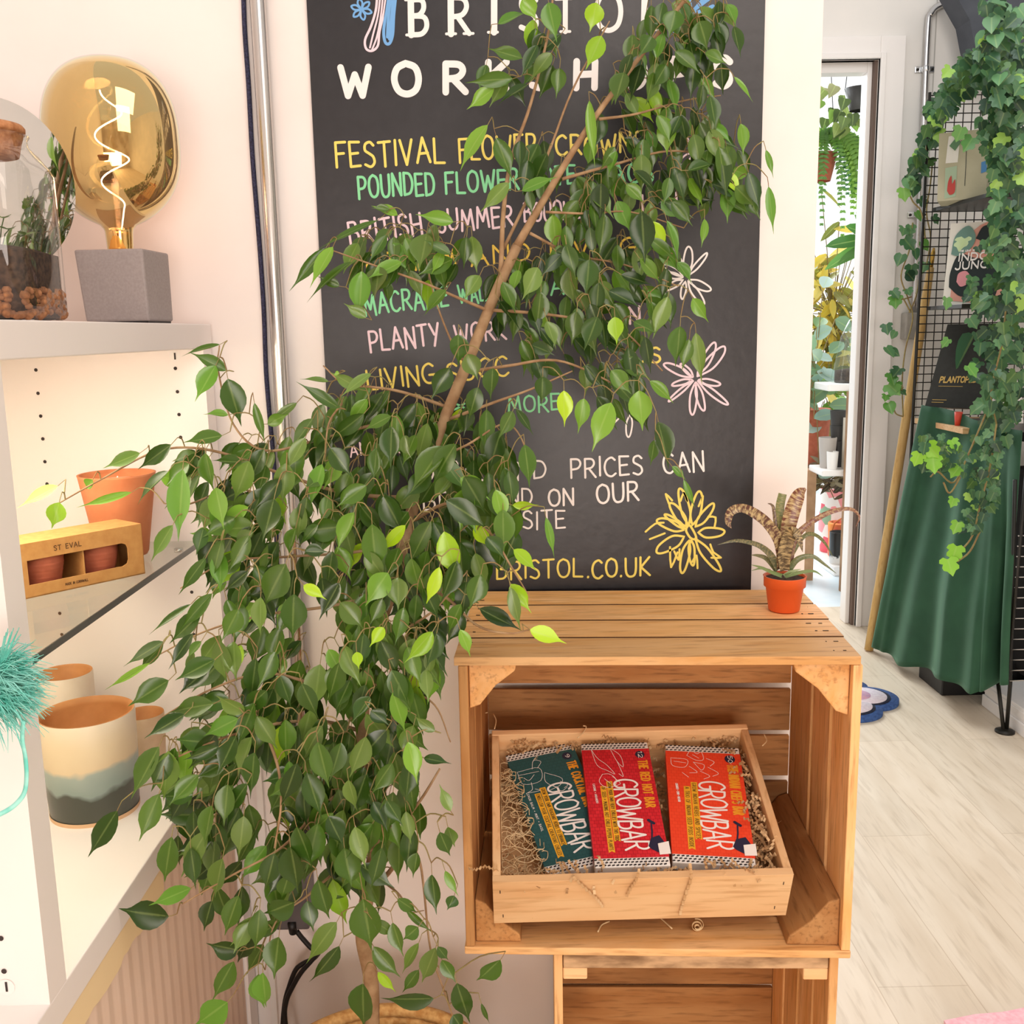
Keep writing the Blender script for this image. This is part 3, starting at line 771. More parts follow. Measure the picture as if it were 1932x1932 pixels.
M_cream = noisy('cream_glaze', '#efe3d2', '#e6d6c0', 20, .4)
bowl('cream_planter', 'small cream ceramic pot behind the banded planter', 122, 1268, 100, 1.455, sh_z, M_cream, M_inner)
bowl('tan_planter', 'small tan clay pot right of the banded planter', 270, 1345, 76, 1.44, sh_z, noisy('tan_clay', '#dfc4a4', '#cfae88', 25, .6), M_inner)
# ------------------------------------------------------------------ blackboard
BX0, BX1, BZ0, BZ1 = -0.277, 0.391, 0.866, 1.98
YBF = YW - .006
bbd = thing('blackboard', 'tall black menu board with hand painted workshop list on the white wall', 'blackboard', ((BX0 + BX1) / 2, YW, BZ0))
t = MB(); t.box((BX0, YBF, BZ0), (BX1, YW - .0003, BZ1)); bpan = t.build('board_panel', M_board, bbd)
bd = lambda px, py: (lambda p: (p.x, p.z))(aY(px, py, YBF))
bfr = lambda x, y, h: V((x, YBF - h, y))
PXB = 1.62 / F
INK = {k: mat('paint_' + k, c, .6) for k, c in dict(white='#f2ebe8', yellow='#eed968', green='#86dba0', pink='#efd3dc', blue='#6ea7dd', gold='#e8c64c').items()}
LN = [('FESTIVAL', 'yellow', (636, 318), (838, 306), 40, 6.0), ('FLOWER', 'yellow', (868, 305), (1012, 296), 38, 5.6), ('CROWNS', 'yellow', (1050, 296), (1215, 286), 32, 5.6),
      ('POUNDED', 'green', (678, 374), (820, 365), 36, 6), ('FLOWER', 'green', (842, 364), (978, 356), 34, 6), ('TOTE', 'green', (1000, 352), (1085, 348), 30, 5.4), ('BAGS', 'green', (1130, 348), (1232, 342), 32, 6),
      ('BRITISH', 'pink', (662, 460), (797, 440), 36, 5.6), ('SUMMER', 'pink', (826, 438), (968, 425), 34, 5.4), ('BOUQUET', 'pink', (990, 418), (1112, 410), 30, 5), ('IN', 'pink', (1210, 408), (1278, 402), 34, 5.4),
      ('TERRARIUM', 'gold', (686, 515), (860, 505), 30, 5.4), ('AND', 'gold', (890, 502), (1000, 492), 30, 5), ('LIVING', 'gold', (1040, 490), (1200, 478), 28, 5),
      ('MACRAME', 'green', (690, 594), (846, 578), 34, 5.6), ('WALL', 'green', (868, 574), (930, 566), 30, 5), ('ART', 'green', (1040, 556), (1120, 550), 28, 5),
      ('PLANTY', 'pink', (700, 665), (830, 650), 36, 5.6), ('WORK', 'pink', (860, 648), (955, 638), 32, 5.2), ('AN', 'pink', (1160, 615), (1208, 610), 28, 5.6),
      ('LIVING', 'yellow', (696, 738), (822, 722), 34, 5.4), ('SUCC', 'yellow', (846, 722), (960, 708), 34, 5.2), ('US', 'yellow', (1198, 686), (1246, 682), 26, 5.6),
      ('&', 'green', (836, 776), (880, 772), 24, 5), ('MORE', 'green', (960, 780), (1056, 774), 28, 5),
      ('ANY', 'pink', (662, 862), (712, 856), 22, 3.6), ('QUERIES', 'pink', (725, 855), (850, 846), 22, 3.6),
      ('DATES', 'white', (800, 908), (920, 904), 32, 4.6), ('AND', 'white', (944, 906), (1030, 902), 32, 4.6), ('PRICES', 'white', (1078, 902), (1212, 894), 34, 5), ('CAN', 'white', (1253, 894), (1328, 886), 36, 5),
      ('BE', 'white', (800, 960), (850, 957), 30, 4.6), ('FOUND', 'white', (884, 957), (1004, 952), 30, 4.6), ('ON', 'white', (1036, 955), (1082, 953), 30, 5.4), ('OUR', 'white', (1127, 950), (1204, 945), 34, 5.6),
      ('WEBSITE', 'white', (900, 1002), (1066, 996), 32, 4.6),
      ('PRIDEOFBRISTOL', 'yellow', (770, 1098), (1098, 1088), 34, 5.2), ('.CO', 'yellow', (1108, 1090), (1164, 1088), 34, 5.6), ('.UK', 'yellow', (1170, 1088), (1226, 1086), 34, 5.6)]
for i, (s, c, a, b_, h, w) in enumerate(LN):
    t = MB(); write(t, s, bd(*a), bd(*b_), h * PXB * (1.03), w * .76 * PXB, bfr, .22, .0005, random.Random(i), .035)
    t.build('painted_word', INK[c], bpan)
# two heading lines: bold letters, one by one
for ch, x, y, w, h in (('W', 645, 181, 48, 46), ('O', 745, 178, 42, 50), ('R', 841, 174, 33, 46), ('K', 921, 171, 34, 46), ('S', 1003, 166, 26, 45), ('H', 1087, 166, 33, 43), ('O', 1177, 165, 36, 46), ('P', 1264, 165, 32, 46), ('S', 1349, 163, 26, 46)):
    t = MB(); o = bd(x, y); gw, st = glyph(ch); kx = w * PXB / gw; ky = h * PXB
    for p in st:
        t.stroke([(o[0] + a * kx, o[1] + b_ * ky) for a, b_ in p], 11.5 * PXB, bfr, .0005)
    t.build('painted_letter', INK['white'], bpan)
for ch, x, y, w, h in (('B', 776, 66, 28, 56), ('R', 851, 64, 30, 58), ('I', 930, 61, 4, 58), ('S', 982, 58, 28, 56), ('T', 1050, 60, 30, 56), ('O', 1125, 58, 42, 60), ('L', 1215, 53, 26, 54)):
    t = MB(); o = bd(x, y); gw, st = glyph(ch); kx = w * PXB / gw; ky = h * PXB
    for k_, p in enumerate(st):
        t.stroke([(o[0] + a * kx, o[1] + b_ * ky) for a, b_ in p], (11 if k_ == 0 and ch not in 'SO' else 8.5) * PXB, bfr, .0005)
    sw = 8 * PXB
    feet = {'B': [(0, 0), (0, 1)], 'R': [(0, 0), (0, 1), (1, 0)], 'I': [(0, 0), (0, 1)], 'T': [(.5, 0)], 'L': [(0, 1)]}.get(ch, [])
    for fx, fy in feet:
        X = o[0] + fx * w * PXB; Z = o[1] + fy * ky
        t.stroke([(X - sw, Z), (X + sw, Z)], 4.5 * PXB, bfr, .0005)
    t.build('painted_letter', INK['white'], bpan)


def loop(mb, pts, w, closed=False, n=5):
    q = [bd(*p) for p in smooth(pts, n)]
    mb.stroke(q, w * PXB, bfr, .0005, closed)


# painted sprig at the left of the heading: small flower and two striped stems
t = MB()
for k_ in range(6):
    a_ = k_ * math.pi / 3 + .3; cx_, cy_ = 682, 18
    loop(t, [(cx_, cy_), (cx_ + 13 * math.cos(a_ - .35), cy_ + 13 * math.sin(a_ - .35)), (cx_ + 20 * math.cos(a_), cy_ + 20 * math.sin(a_)), (cx_ + 13 * math.cos(a_ + .35), cy_ + 13 * math.sin(a_ + .35)), (cx_, cy_)], 3.2)
t.build('painted_flower', INK['blue'], bpan)
t = MB(); loop(t, [(712, -10), (709, 20), (700, 50), (689, 75), (691, 92), (702, 96), (713, 86), (716, 60), (724, 25), (729, -10)], 4, False)
loop(t, [(718, -10), (713, 30), (704, 65), (698, 90)], 3); loop(t, [(723, -10), (718, 35), (711, 70), (702, 94)], 3); t.build('painted_stem', INK['pink'], bpan)
t = MB(); loop(t, [(733, -10), (728, 25), (724, 60), (727, 80), (735, 82), (741, 65), (743, 30), (747, -10)], 5); loop(t, [(738, -10), (733, 30), (731, 70)], 5); loop(t, [(743, -10), (738, 40), (735, 74)], 5); t.build('painted_stem', INK['blue'], bpan)
t = MB()
for (a, b_) in (((1272, 64), (1330, -5)), ((1300, 30), (1345, 12)), ((1290, 42), (1334, 40)), ((1282, 52), (1310, 58)), ((1292, 40), (1286, 4)), ((1304, 26), (1300, -5)), ((1313, 16), (1340, -4)), ((1298, 34), (1340, 26))):
    loop(t, [a, b_], 6)
t.build('painted_leaf', INK['blue'], bpan)


def petal(mb, cx_, cy_, a_, ln, wd2, w, r0=6):
    a_ = math.radians(a_); ux, uy = math.cos(a_), math.sin(a_)
    f_ = lambda l, s_: (cx_ + ux * l - uy * s_, cy_ + uy * l + ux * s_)
    loop(mb, [f_(r0, 0), f_(ln * .45, wd2), f_(ln * .85, wd2 * .8), f_(ln, 0), f_(ln * .85, -wd2 * .6), f_(ln * .45, -wd2 * .8), f_(r0, 0)], w)


t = MB()
for a_, ln, wd2 in ((-62, 78, 9), (-48, 82, 11), (12, 48, 6), (38, 78, 6), (75, 62, 7), (95, 68, 7), (140, 66, 4), (165, 46, 5), (205, 66, 8), (225, 40, 5)):
    petal(t, 1312, 715, a_, ln, wd2, 3.6)
t.build('painted_flower', INK['pink'], bpan)
t = MB()
for a_, ln, wd2 in ((-118, 62, 8), (-85, 60, 9), (-50, 62, 5), (25, 52, 8), (55, 60, 7), (150, 44, 6), (190, 48, 6), (-150, 50, 6), (100, 40, 5)):
    petal(t, 1294, 525, a_, ln, wd2, 3.2)
t.build('painted_flower', INK['white'], bpan)
t = MB()
for a_, ln, wd2 in ((-110, 46, 7), (-60, 40, 7), (0, 36, 6), (60, 34, 6), (140, 40, 6)):
    petal(t, 1312, 285, a_, ln, wd2, 3.0)
t.build('painted_flower', INK['pink'], bpan)
t = MB(); petal(t, 1190, 775, 95, 50, 6, 3.0); petal(t, 1178, 770, 130, 40, 5, 3.0); t.build('painted_flower', INK['white'], bpan)
t = MB(); cx_, cy_ = 1303, 1005
loop(t, [(cx_ - 8, cy_ - 9), (cx_ - 2, cy_ - 14), (cx_ + 8, cy_ + 2), (cx_ + 10, cy_ + 12), (cx_, cy_ + 10), (cx_ - 8, cy_ - 2), (cx_ - 8, cy_ - 9)], 4.2)
for a_, ln, wd2 in ((-125, 68, 9), (-104, 86, 9), (-78, 80, 10), (-52, 70, 8), (-2, 64, 10), (52, 92, 9), (86, 62, 6), (102, 78, 8), (150, 74, 12), (-160, 68, 10), (-145, 60, 5)):
    petal(t, cx_, cy_, a_, ln, wd2, 4.2, 14)
for q in ([(1262, 950), (1256, 932), (1268, 944)], [(1284, 945), (1290, 930), (1296, 945)], [(1318, 955), (1326, 936), (1324, 952)], [(1336, 975), (1350, 976), (1348, 994)], [(1340, 1027), (1346, 1042), (1360, 1052), (1342, 1052)],
          [(1218, 1003), (1236, 988), (1252, 986)], [(1226, 1017), (1254, 1006)], [(1264, 1032), (1266, 1070), (1278, 1042)], [(1272, 1040), (1280, 1056), (1282, 1036)], [(1306, 1060), (1314, 1048), (1316, 1072)]):
    loop(t, q, 3.8, n=2)
t.build('painted_flower', INK['yellow'], bpan)

# ------------------------------------------------------------------ conduit pipe and braided cable on the wall
cpt = [aY(485, -60, YW - .014), aY(497, 200, YW - .014), aY(520, 560, YW - .014), aY(534, 800, YW - .014), aY(552, 1010, YW - .014), aY(570, 1300, YW - .014), aY(590, 1640, YW - .014)]
t = MB(); x0 = aY(486, 0, YW - .014).x; x1 = aY(545, 960, YW - .014).x
t.tube([(x0, YW - .0145, 2.4), (x0, YW - .0145, 1.85), (x1, YW - .0145, 1.0), (x1, YW - .0145, .42)], .0115, 20)
o = t.build('conduit_pipe', M_steel, None, (x1, YW - .0145, .42)); tag(o, 'shiny steel conduit running down the wall left of the blackboard', 'pipe')
t = MB(); px_ = [(452, -160), (456, -80), (459, -20), (462, 60), (469, 160), (476, 290), (483, 380), (491, 480), (498, 590), (502, 700), (510, 800), (517, 880), (521, 1000), (524, 1150), (528, 1350), (532, 1550)]
t.tube(smooth([tuple(aY(x, y, YW - .006)) for x, y in px_], 4), .0036, 8)
o = t.build('braided_cable', M_cable, None, tuple(aY(521, 1000, YW - .006))); tag(o, 'dark navy braided cable hanging beside the steel conduit', 'cable')
# socket box and black leads low on the wall
c = aY(548, 1700, YW - .03); sb = thing('power_box', 'dark grey power box low on the wall behind the fig foliage', 'electrical box', tuple(c))
t = MB(); p0 = aY(512, 1640, YW - .06); p1 = aY(584, 1755, YW - .06); t.box((p0.x, YW - .06, p1.z), (p1.x, YW - .001, p0.z)); t.build('casing', noisy('grey_plastic', '#5a5456', '#4f4a4c', 30, .5), sb, bevel=.004)
t = MB(); t.tube([((p0.x + p1.x) / 2, YW - .062, p1.z + .015), ((p0.x + p1.x) / 2, YW - .055, p1.z - .006)], .007, 12); t.build('cable_gland', M_blackcable, sb)
CB = [[(560, 1757), (572, 1772), (590, 1790), (600, 1782), (604, 1792), (592, 1808), (572, 1818), (558, 1830), (546, 1860), (536, 1900), (530, 1990)], [(604, 1792), (588, 1812), (568, 1835), (552, 1862), (540, 1890), (538, 1925), (552, 2000)]]
for i, q in enumerate(CB):
    t = MB(); t.tube(smooth([tuple(aY(x, y, YW - .05 - .014 * i)) for x, y in q], 5), .0042, 8)
    o = t.build('power_lead', M_blackcable, None, tuple(aY(*q[3], YW - .05))); tag(o, ['black lead dropping from the grey power box down to the floor', 'second black lead looping beside the first near the straw basket'][i], 'cable', 'black leads by the basket')
# white corner strip on the wall beside the cabinet
t = MB(); p0 = aY(516, 1900, YW - .01); t.box((p0.x - .004, YW - .012, 0), (p0.x + .006, YW - .0005, .62)); struct(t.build('trim_2', M_trim), 'thin white cover strip on the wall', 'wall trim')

# ------------------------------------------------------------------ crates
def nail_marks(mb, pts, fn):
    for p in pts:
        mb.m = 1; c = fn(*p); mb.box((c[0] - .0022, c[1] - .0012, c[2]), (c[0] + .0022, c[1] + .0012, c[2] + .0004)); mb.m = 0


M_gapshade = mat('gap_shade', '#5a3a20', .9)  # shade of the slat gaps, painted dark on the inner slat edges
M_nail = mat('rusty_nail', '#3a2a22', .7, .3)
CW, CD, CH, CB_ = .510, .335, .418, .473
CR0 = V((-.0665, 1.232, CB_))           # front left bottom corner
rotC = math.radians(-3.1)
CM = Matrix.Translation(CR0) @ Matrix.Rotation(rotC, 4, 'Z')
cr_ = thing('wooden_crate', 'large pine apple crate on its side holding the tray, stacked on top', 'crate', tuple(CM @ V((CW / 2, CD / 2, 0))), 'pine apple crates')
rn = random.Random(21)


def plank(M, a, b, jag=None):
    mb = MB(M)
    (x0, y0, z0), (x1, y1, z1) = a, b
    mb.box(a, b); return mb


th = .011
ys = [0, .083, .166, .249, CD]
for i in range(4):
    m = MB(CM); ox = rn.uniform(-.004, .002)
    y0, y1 = ys[i] + (.0 if i == 0 else .003), ys[i + 1] - .003
    m.box((-.004 + ox * .3, y0, CH - th), (CW + ox, y1, CH - .0002 * i))
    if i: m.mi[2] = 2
    m.m = 1
    for xx in (.012, CW - .017, CW - .032):
        for yy in (y0 + .022, y1 - .02): m.box((xx - .002 + rn.uniform(-.004, .004), yy, CH + .0001), (xx + .002, yy + .002, CH + .0007))
    m.build('top_slat', [M_cratel[0], M_nail, M_gapshade], cr_, bevel=.0016)
for i in range(4):
    y0, y1 = ys[i] + (.0 if i == 0 else .003), ys[i + 1] - .003
    m = MB(CM); m.box((-.002, y0, 0), (CW + .001, y1, th)); m.build('bottom_slat', M_cratel[0], cr_, bevel=.0016)
zs = [(.012, .097), (.107, .176), (.185, .255), (.265, CH - th - .001)]
for i, (z0, z1) in enumerate(zs):
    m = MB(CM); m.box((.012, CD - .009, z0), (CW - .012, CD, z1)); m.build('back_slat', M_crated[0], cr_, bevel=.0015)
yb = [(.0, .085), (.098, .188), (.200, CD - .0095)]
for sx in (0, 1):
    for (y0, y1) in yb:
        m = MB(CM); x0 = 0 if sx == 0 else CW - .012
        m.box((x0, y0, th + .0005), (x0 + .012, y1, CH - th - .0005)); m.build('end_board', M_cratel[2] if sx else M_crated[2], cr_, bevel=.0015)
# triangular corner posts along the depth
ps = .062


def post(M, x, z, sx, sz, y0, y1, s_, mt, par):
    mb = MB(M)
    pts = [(x, z), (x + sx * s_, z), (x + sx * s_ * .96, z + sz * s_ * .18), (x + sx * s_ * .55, z + sz * s_ * .50), (x + sx * s_ * .22, z + sz * s_ * .92), (x, z + sz * s_)]
    if sx * sz < 0: pts = pts[::-1]
    mb.prism(pts, lambda a, b, h: (a, y0 + h, b), y1 - y0)
    return mb.build('corner_post', mt, par, bevel=.002)


post(CM, .0125, CH - th - .0005, 1, -1, .012, CD - .012, ps, M_cratel[1], cr_)
post(CM, CW - .0125, CH - th - .0005, -1, -1, .012, CD - .012, ps * 1.15, M_cratel[1], cr_)
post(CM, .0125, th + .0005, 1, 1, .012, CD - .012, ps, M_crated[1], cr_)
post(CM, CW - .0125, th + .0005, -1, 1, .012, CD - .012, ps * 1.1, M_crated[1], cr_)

# lower crate, standing on its end
LW_, LD, LH = .386, .322, CB_ - .001
LM = Matrix.Translation((.052, 1.246, 0)) @ Matrix.Rotation(math.radians(-2.2), 4, 'Z')
lc = thing('wooden_crate', 'lower pine crate standing on end underneath the bigger one', 'crate', tuple(LM @ V((LW_ / 2, LD / 2, 0))), 'pine apple crates')
m = MB(LM); m.box((0, 0, LH - .011), (LW_, LD, LH)); m.build('top_board', M_cratel[0], lc, bevel=.0015)
m = MB(LM); m.box((.013, .002, LH - .034), (LW_ - .013, .012, LH - .0115)); m.build('front_rail', noisy('worn_rail', '#d9b48a', '#8a6a4a', 60, .75, (.3, 1, 1)), lc, bevel=.002)
for x0, x1 in ((0, .012), (LW_ - .012, LW_)):
    for y0, y1 in ((0, .07), (.078, .15), (.16, .235), (.245, LD)):
        m = MB(LM); m.box((x0, y0, 0), (x1, y1, LH - .0115)); m.build('side_board', M_cratel[2], lc, bevel=.0015)
for i in range(5):
    z0 = .004 + i * .095
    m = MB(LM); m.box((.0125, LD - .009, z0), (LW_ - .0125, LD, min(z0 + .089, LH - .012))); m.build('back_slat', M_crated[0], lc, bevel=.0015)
for x0, x1 in ((.0125, .046), (LW_ - .046, LW_ - .0125)):
    m = MB(LM); m.box((x0, .004, LH - .052), (x1, LD - .01, LH - .0345)); m.build('corner_block', M_tray[0], lc, bevel=.002)

# ------------------------------------------------------------------ shallow display tray propped inside the crate
tilt = math.radians(21.3)
TO = aY(932, 1742, 1.236)
TM = Matrix.Translation(TO) @ Matrix.Rotation(math.radians(.4), 4, 'Z') @ Matrix.Rotation(tilt, 4, 'X') @ Matrix.Rotation(math.radians(-.2), 4, 'Y')
TW, TD, THt = .394, .281, .083
zl = (TM @ V((0, 0, 0))).z
tr = thing('display_tray', 'shallow pale pine tray tilted up inside the large crate', 'tray', tuple(TM @ V((TW / 2, TD / 2, 0))))
k = .011
m = MB(TM); m.box((0, 0, 0), (TW, k, THt)); m.m = 1
for xx, zz in ((.009, THt - .022), (.012, .012), (TW - .012, THt - .02), (TW - .018, .014)): m.box((xx, -.0005, zz), (xx + .0012, .0001, zz + .006))
m.build('front_board', [M_tray[0], M_nail], tr, bevel=.0015)
m = MB(TM); m.box((0, TD - k, 0), (TW, TD, THt)); m.build('back_board', M_tray[0], tr, bevel=.0015)
for x0 in (0, TW - k):
    m = MB(TM); m.box((x0, k + .0003, 0), (x0 + k, TD - k - .0003, THt - .001)); m.build('side_board', M_tray[1], tr, bevel=.0015)
m = MB(TM); m.box((k + .0003, k + .0003, 0), (TW - k - .0003, TD - k - .0003, .006)); m.build('base_board', M_tray[0], tr)

# ------------------------------------------------------------------ three seed bars
nT = (TM.to_3x3() @ V((0, 0, 1))).normalized()


def bar_frame(tl, trr, bl, br, lift):
    o = TM @ V((TW / 2, TD / 2, lift))
    n = nT.copy()
    A, B, C_, D = [aP(*q, o, n) for q in (tl, trr, bl, br)]
    c = (A + B + C_ + D) / 4
    ex = ((B - A) + (D - C_)).normalized(); ey = ((C_ - A) + (D - B)); ey = (ey - ex * ey.dot(ex)).normalized()
    w = ((B - A).length + (D - C_).length) / 2; h = ((C_ - A).length + (D - B).length) / 2
    return c - ex * w / 2 - ey * h / 2, ex, ey, w, h, n


M_paperw = mat('white_paper', '#f4efe8', .55)
M_navy = mat('navy_print', '#1f2440', .5)
M_whiteprint = mat('white_print', '#f6f1ec', .5)
M_orangeprint = mat('orange_print', '#f0a12c', .5)
M_dash = mat('black_print', '#1b1a1e', .6)


def scales(name, base, dark, light):
    m = mat(name, base, .42); N, L, b = nodes(m)
    uv = N.new('ShaderNodeUVMap'); uv.uv_map = 'UVMap'; mp = N.new('ShaderNodeMapping'); mp.inputs['Scale'].default_value = (16, 34, 1)
    br_ = N.new('ShaderNodeTexBrick'); br_.inputs['Scale'].default_value = 1.0; br_.inputs['Color1'].default_value = lin(base); br_.inputs['Color2'].default_value = lin(light); br_.inputs['Mortar'].default_value = lin(dark)
    br_.inputs['Brick Width'].default_value = 1.0; br_.inputs['Row Height'].default_value = 1.0; br_.inputs['Mortar Size'].default_value = .09; br_.inputs['Mortar Smooth'].default_value = 1.0
    L.new(uv.outputs[0], mp.inputs[0]); L.new(mp.outputs[0], br_.inputs['Vector']); L.new(br_.outputs['Color'], b.inputs['Base Color']); return m


BARS = [
    dict(label='dark teal seed bar leaning left in the tray', tl=(951, 1427), tr=(1079, 1399), bl=(1036, 1650), br=(1172, 1622), lift=.060, col=('#1f5557', '#18464a', '#23595b'), head='THE COCKTAIL BAR', num='9', art='glass', can=False),
    dict(label='deep red seed bar in the middle of the tray', tl=(1092, 1401), tr=(1222, 1402), bl=(1128, 1640), br=(1264, 1630), lift=.076, col=('#c81f2c', '#a11222', '#dc2c38'), head='THE RED HOT BAR', num='12', art='chilli', can=True),
    dict(label='orange red seed bar standing straight at right of the tray', tl=(1265, 1403), tr=(1405, 1414), bl=(1258, 1628), br=(1414, 1632), lift=.071, col=('#ee4628', '#e23a22', '#f24e2e'), head='THE INDIAN CHEFS BAR', num='50', art='pot', can=True),
]
for B in BARS:
    o, ex, ey, w, h, n = bar_frame(B['tl'], B['tr'], B['bl'], B['br'], B['lift'])
    tk = .016
    P = lambda x, y, z=0: o + ex * x + ey * y + n * z
    root = thing('seed_bar', B['label'], 'seed bar', tuple(P(w / 2, h / 2, -tk)), 'seed bars in the tray')
    m = MB(); m.hexa([P(0, 0, -tk), P(w, 0, -tk), P(w, h, -tk), P(0, h, -tk), P(0, 0), P(w, 0), P(w, h), P(0, h)]); bod = m.build('body', M_paperw, root, bevel=.0015)
    m = MB(); s_ = .0004; bnd = h * .062
    m.add([P(-s_, bnd, s_), P(w + s_, bnd, s_), P(w + s_, h - bnd, s_), P(-s_, h - bnd, s_)], [(3, 2, 1, 0)], False, [(0, 0), (1, 0), (1, 1), (0, 1)])
    m.add([P(-s_, bnd, s_), P(-s_, h - bnd, s_), P(-s_, h - bnd, -tk - s_), P(-s_, bnd, -tk - s_)], [(3, 2, 1, 0)]); m.add([P(w + s_, bnd, s_), P(w + s_, bnd, -tk - s_), P(w + s_, h - bnd, -tk - s_), P(w + s_, h - bnd, s_)], [(3, 2, 1, 0)])
    wr_ = m.build('wrapper', scales('wrapper_' + B['num'], *B['col']), root)
    F2 = lambda x, y, hh: P(x, y, .0006 + hh)
    for band in (0, 1):
        m = MB()
        for r in range(3):
            for i in range(17):
                x = (i + .5 * (r % 2) + .3) / 17.5 * w; y = (bnd * (r + .55) / 3.1) + (0 if band == 0 else h - bnd)
                dx = .0022; dy = .0011
                m.stroke([(x - dx * .5, y + dy * .3), (x + dx * .5, y - dy * .3)], .0021, F2, 0)
        m.build('dash_pattern', M_dash, bod)
    # hand lettered name down the bar (tops of letters face right)
    FT = lambda a, b, hh: P(b, a, .0007 + hh)       # a runs down the bar, b to the right
    m = MB(); write(m, 'GROWBAR', (h * .33, w * .43), (h * .88, w * .41), w * .33, .0031, FT, .10, 0, random.Random(4), .05); m.build('printed_name', M_whiteprint, wr_)
    m = MB(); write(m, B['head'], (h * .17, w * .815), (h * (.56 if len(B['head']) < 18 else .60), w * .815), w * .125, .0024, FT, .30, 0, random.Random(2), 0); m.build('printed_title', M_orangeprint, wr_)
    m = MB()
    for (x0, y0, y1) in ((.300, .34, .82), (.205, .38, .90)):
        X = w * x0; ww = w * .085
        m.add([P(X, h * y0, .0007), P(X + ww, h * y0, .0007), P(X + ww, h * y1, .0007), P(X + ww / 2, h * (y1 - .012), .0007), P(X, h * y1, .0007)], [(4, 3, 2, 1, 0)])
    m.build('printed_ribbon', mat('yellow_print', '#efb02c', .5), wr_)
    m = MB(); FB = lambda a, b, hh: P(b, a, .0009 + hh)
    tx = {'9': ('GROW YOUR OWN FRAGRANT HERBS TO ENHANCE', 'EMBELLISH YOUR COCKTAIL CREATIONS CHILLED'), '12': ('GROW YOUR OWN FIERY CHILLIES WITH THIS TRIO', 'OF SEED + MAKING HOT CHILLI PEPPER PLANTS'), '50': ('GROW INDIAN HERBS AND SPICES', 'A TRIO OF INDIAN SEED PODS INSIDE')}[B['num']]
    write(m, tx[0], (h * .35, w * .317), (h * .81, w * .317), w * .05, .0006, FB, .3, 0, random.Random(1), 0)
    write(m, tx[1], (h * .39, w * .222), (h * .88, w * .222), w * .05, .0006, FB, .3, 0, random.Random(1), 0); m.build('printed_small_text', M_dash, wr_)
    m = MB(); write(m, {'9': 'LEMON BALM + MINT + BASIL', '12': 'CAYENNE + HABANERO', '50': 'CORIANDER + CUMIN + MUSTARD'}[B['num']], (h * .36, w * .10), (h * (.68 if B['num'] == '9' else .52), w * .12), w * .03, .0005, FB, .3, 0, random.Random(1), 0); m.build('printed_flavours', M_whiteprint, wr_)
    m = MB(); cxx, cyy = w * .855, h * .115; m.add([P(cxx + math.cos(a_) * w * .07, cyy + math.sin(a_) * w * .07, .0008) for a_ in np.linspace(0, -2 * math.pi, 24, endpoint=False)], [tuple(range(24))]); m.build('printed_disc', M_navy, wr_)
    m = MB(); FN = lambda a, b, hh: P(b, a, .0010 + hh); write(m, B['num'], (cyy - w * .03 * len(B['num']), cxx - w * .025), (cyy + w * .035 * len(B['num']), cxx - w * .025), w * .06, .0009, FN, .15, 0, random.Random(1), 0); m.build('printed_number', M_whiteprint, wr_)
    m = MB(); lw_ = .0007
    PU = lambda pts: [(a * w, b * h) for a, b in pts]
    if B['art'] == 'glass':
        D = [[(.08, .17), (.10, .28), (.36, .28), (.40, .17), (.08, .17)], [(.09, .20), (.38, .20)], [(.22, .28), (.2, .34), (.12, .36), (.3, .36), (.24, .34)], [(.45, .22), (.42, .30), (.55, .36), (.66, .30), (.45, .22)], [(.55, .36), (.40, .38)], [(.3, .17), (.36, .10), (.46, .12), (.38, .17)], [(.36, .10), (.44, .06)], [(.62, .32), (.7, .36), (.64, .38)], [(.5, .34), (.58, .40), (.68, .38)], [(.14, .23), (.2, .26), (.3, .22)]]
    elif B['art'] == 'chilli':
        D = [[(.14, .06), (.22, .14), (.34, .2), (.44, .28), (.34, .25), (.2, .2), (.14, .06)], [(.42, .05), (.56, .12), (.58, .22), (.5, .17), (.42, .05)], [(.5, .17), (.56, .3), (.5, .28)], [(.26, .28), (.2, .34), (.28, .39), (.42, .38), (.44, .32), (.36, .28), (.26, .28)], [(.28, .32), (.36, .36)], [(.4, .3), (.5, .36), (.44, .38)]]
    else:
        D = [[(.06, .13), (.08, .2), (.24, .21), (.28, .14), (.06, .13)], [(.1, .16), (.26, .17)], [(.28, .10), (.34, .05), (.42, .08), (.48, .06), (.5, .13), (.4, .14), (.28, .10)], [(.36, .16), (.5, .18), (.46, .23), (.36, .16)], [(.3, .2), (.4, .25), (.3, .26)], [(.44, .24), (.56, .28), (.48, .31)], [(.54, .12), (.64, .15), (.58, .19)], [(.2, .26), (.28, .3)], [(.55, .2), (.68, .25), (.6, .28)], [(.36, .09), (.44, .12)]]
    for q in D: m.stroke([tuple(z) for z in smooth(PU(q), 4)], lw_, F2, .0002)
    m.build('printed_drawing', M_whiteprint, wr_)
    if B['can']:
        m = MB(); cp_ = [(.80, .80), (.92, .78), (.97, .83), (.95, .89), (.88, .91), (.78, .88), (.75, .86)]
        m.add([P(a * w, b * h, .0010) for a, b in cp_][::-1], [tuple(range(len(cp_)))])
        m.stroke([(w * .80, h * .84), (w * .83, h * .76), (w * .84, h * .69)], .0022, F2, .0005); m.stroke([(w * .81, h * .665), (w * .875, h * .69)], .0045, F2, .0005)
        m.build('printed_watering_can', M_navy, wr_)
        m = MB(); x0 = .88; m.hexa([P(w * x0, h * .845, .0012), P(w * (x0 + .15), h * .83, .0012), P(w * (x0 + .15), h * .92, .0012), P(w * x0, h * .925, .0012), P(w * x0, h * .845, .0018), P(w * (x0 + .15), h * .83, .0018), P(w * (x0 + .15), h * .92, .0018), P(w * x0, h * .925, .0018)])
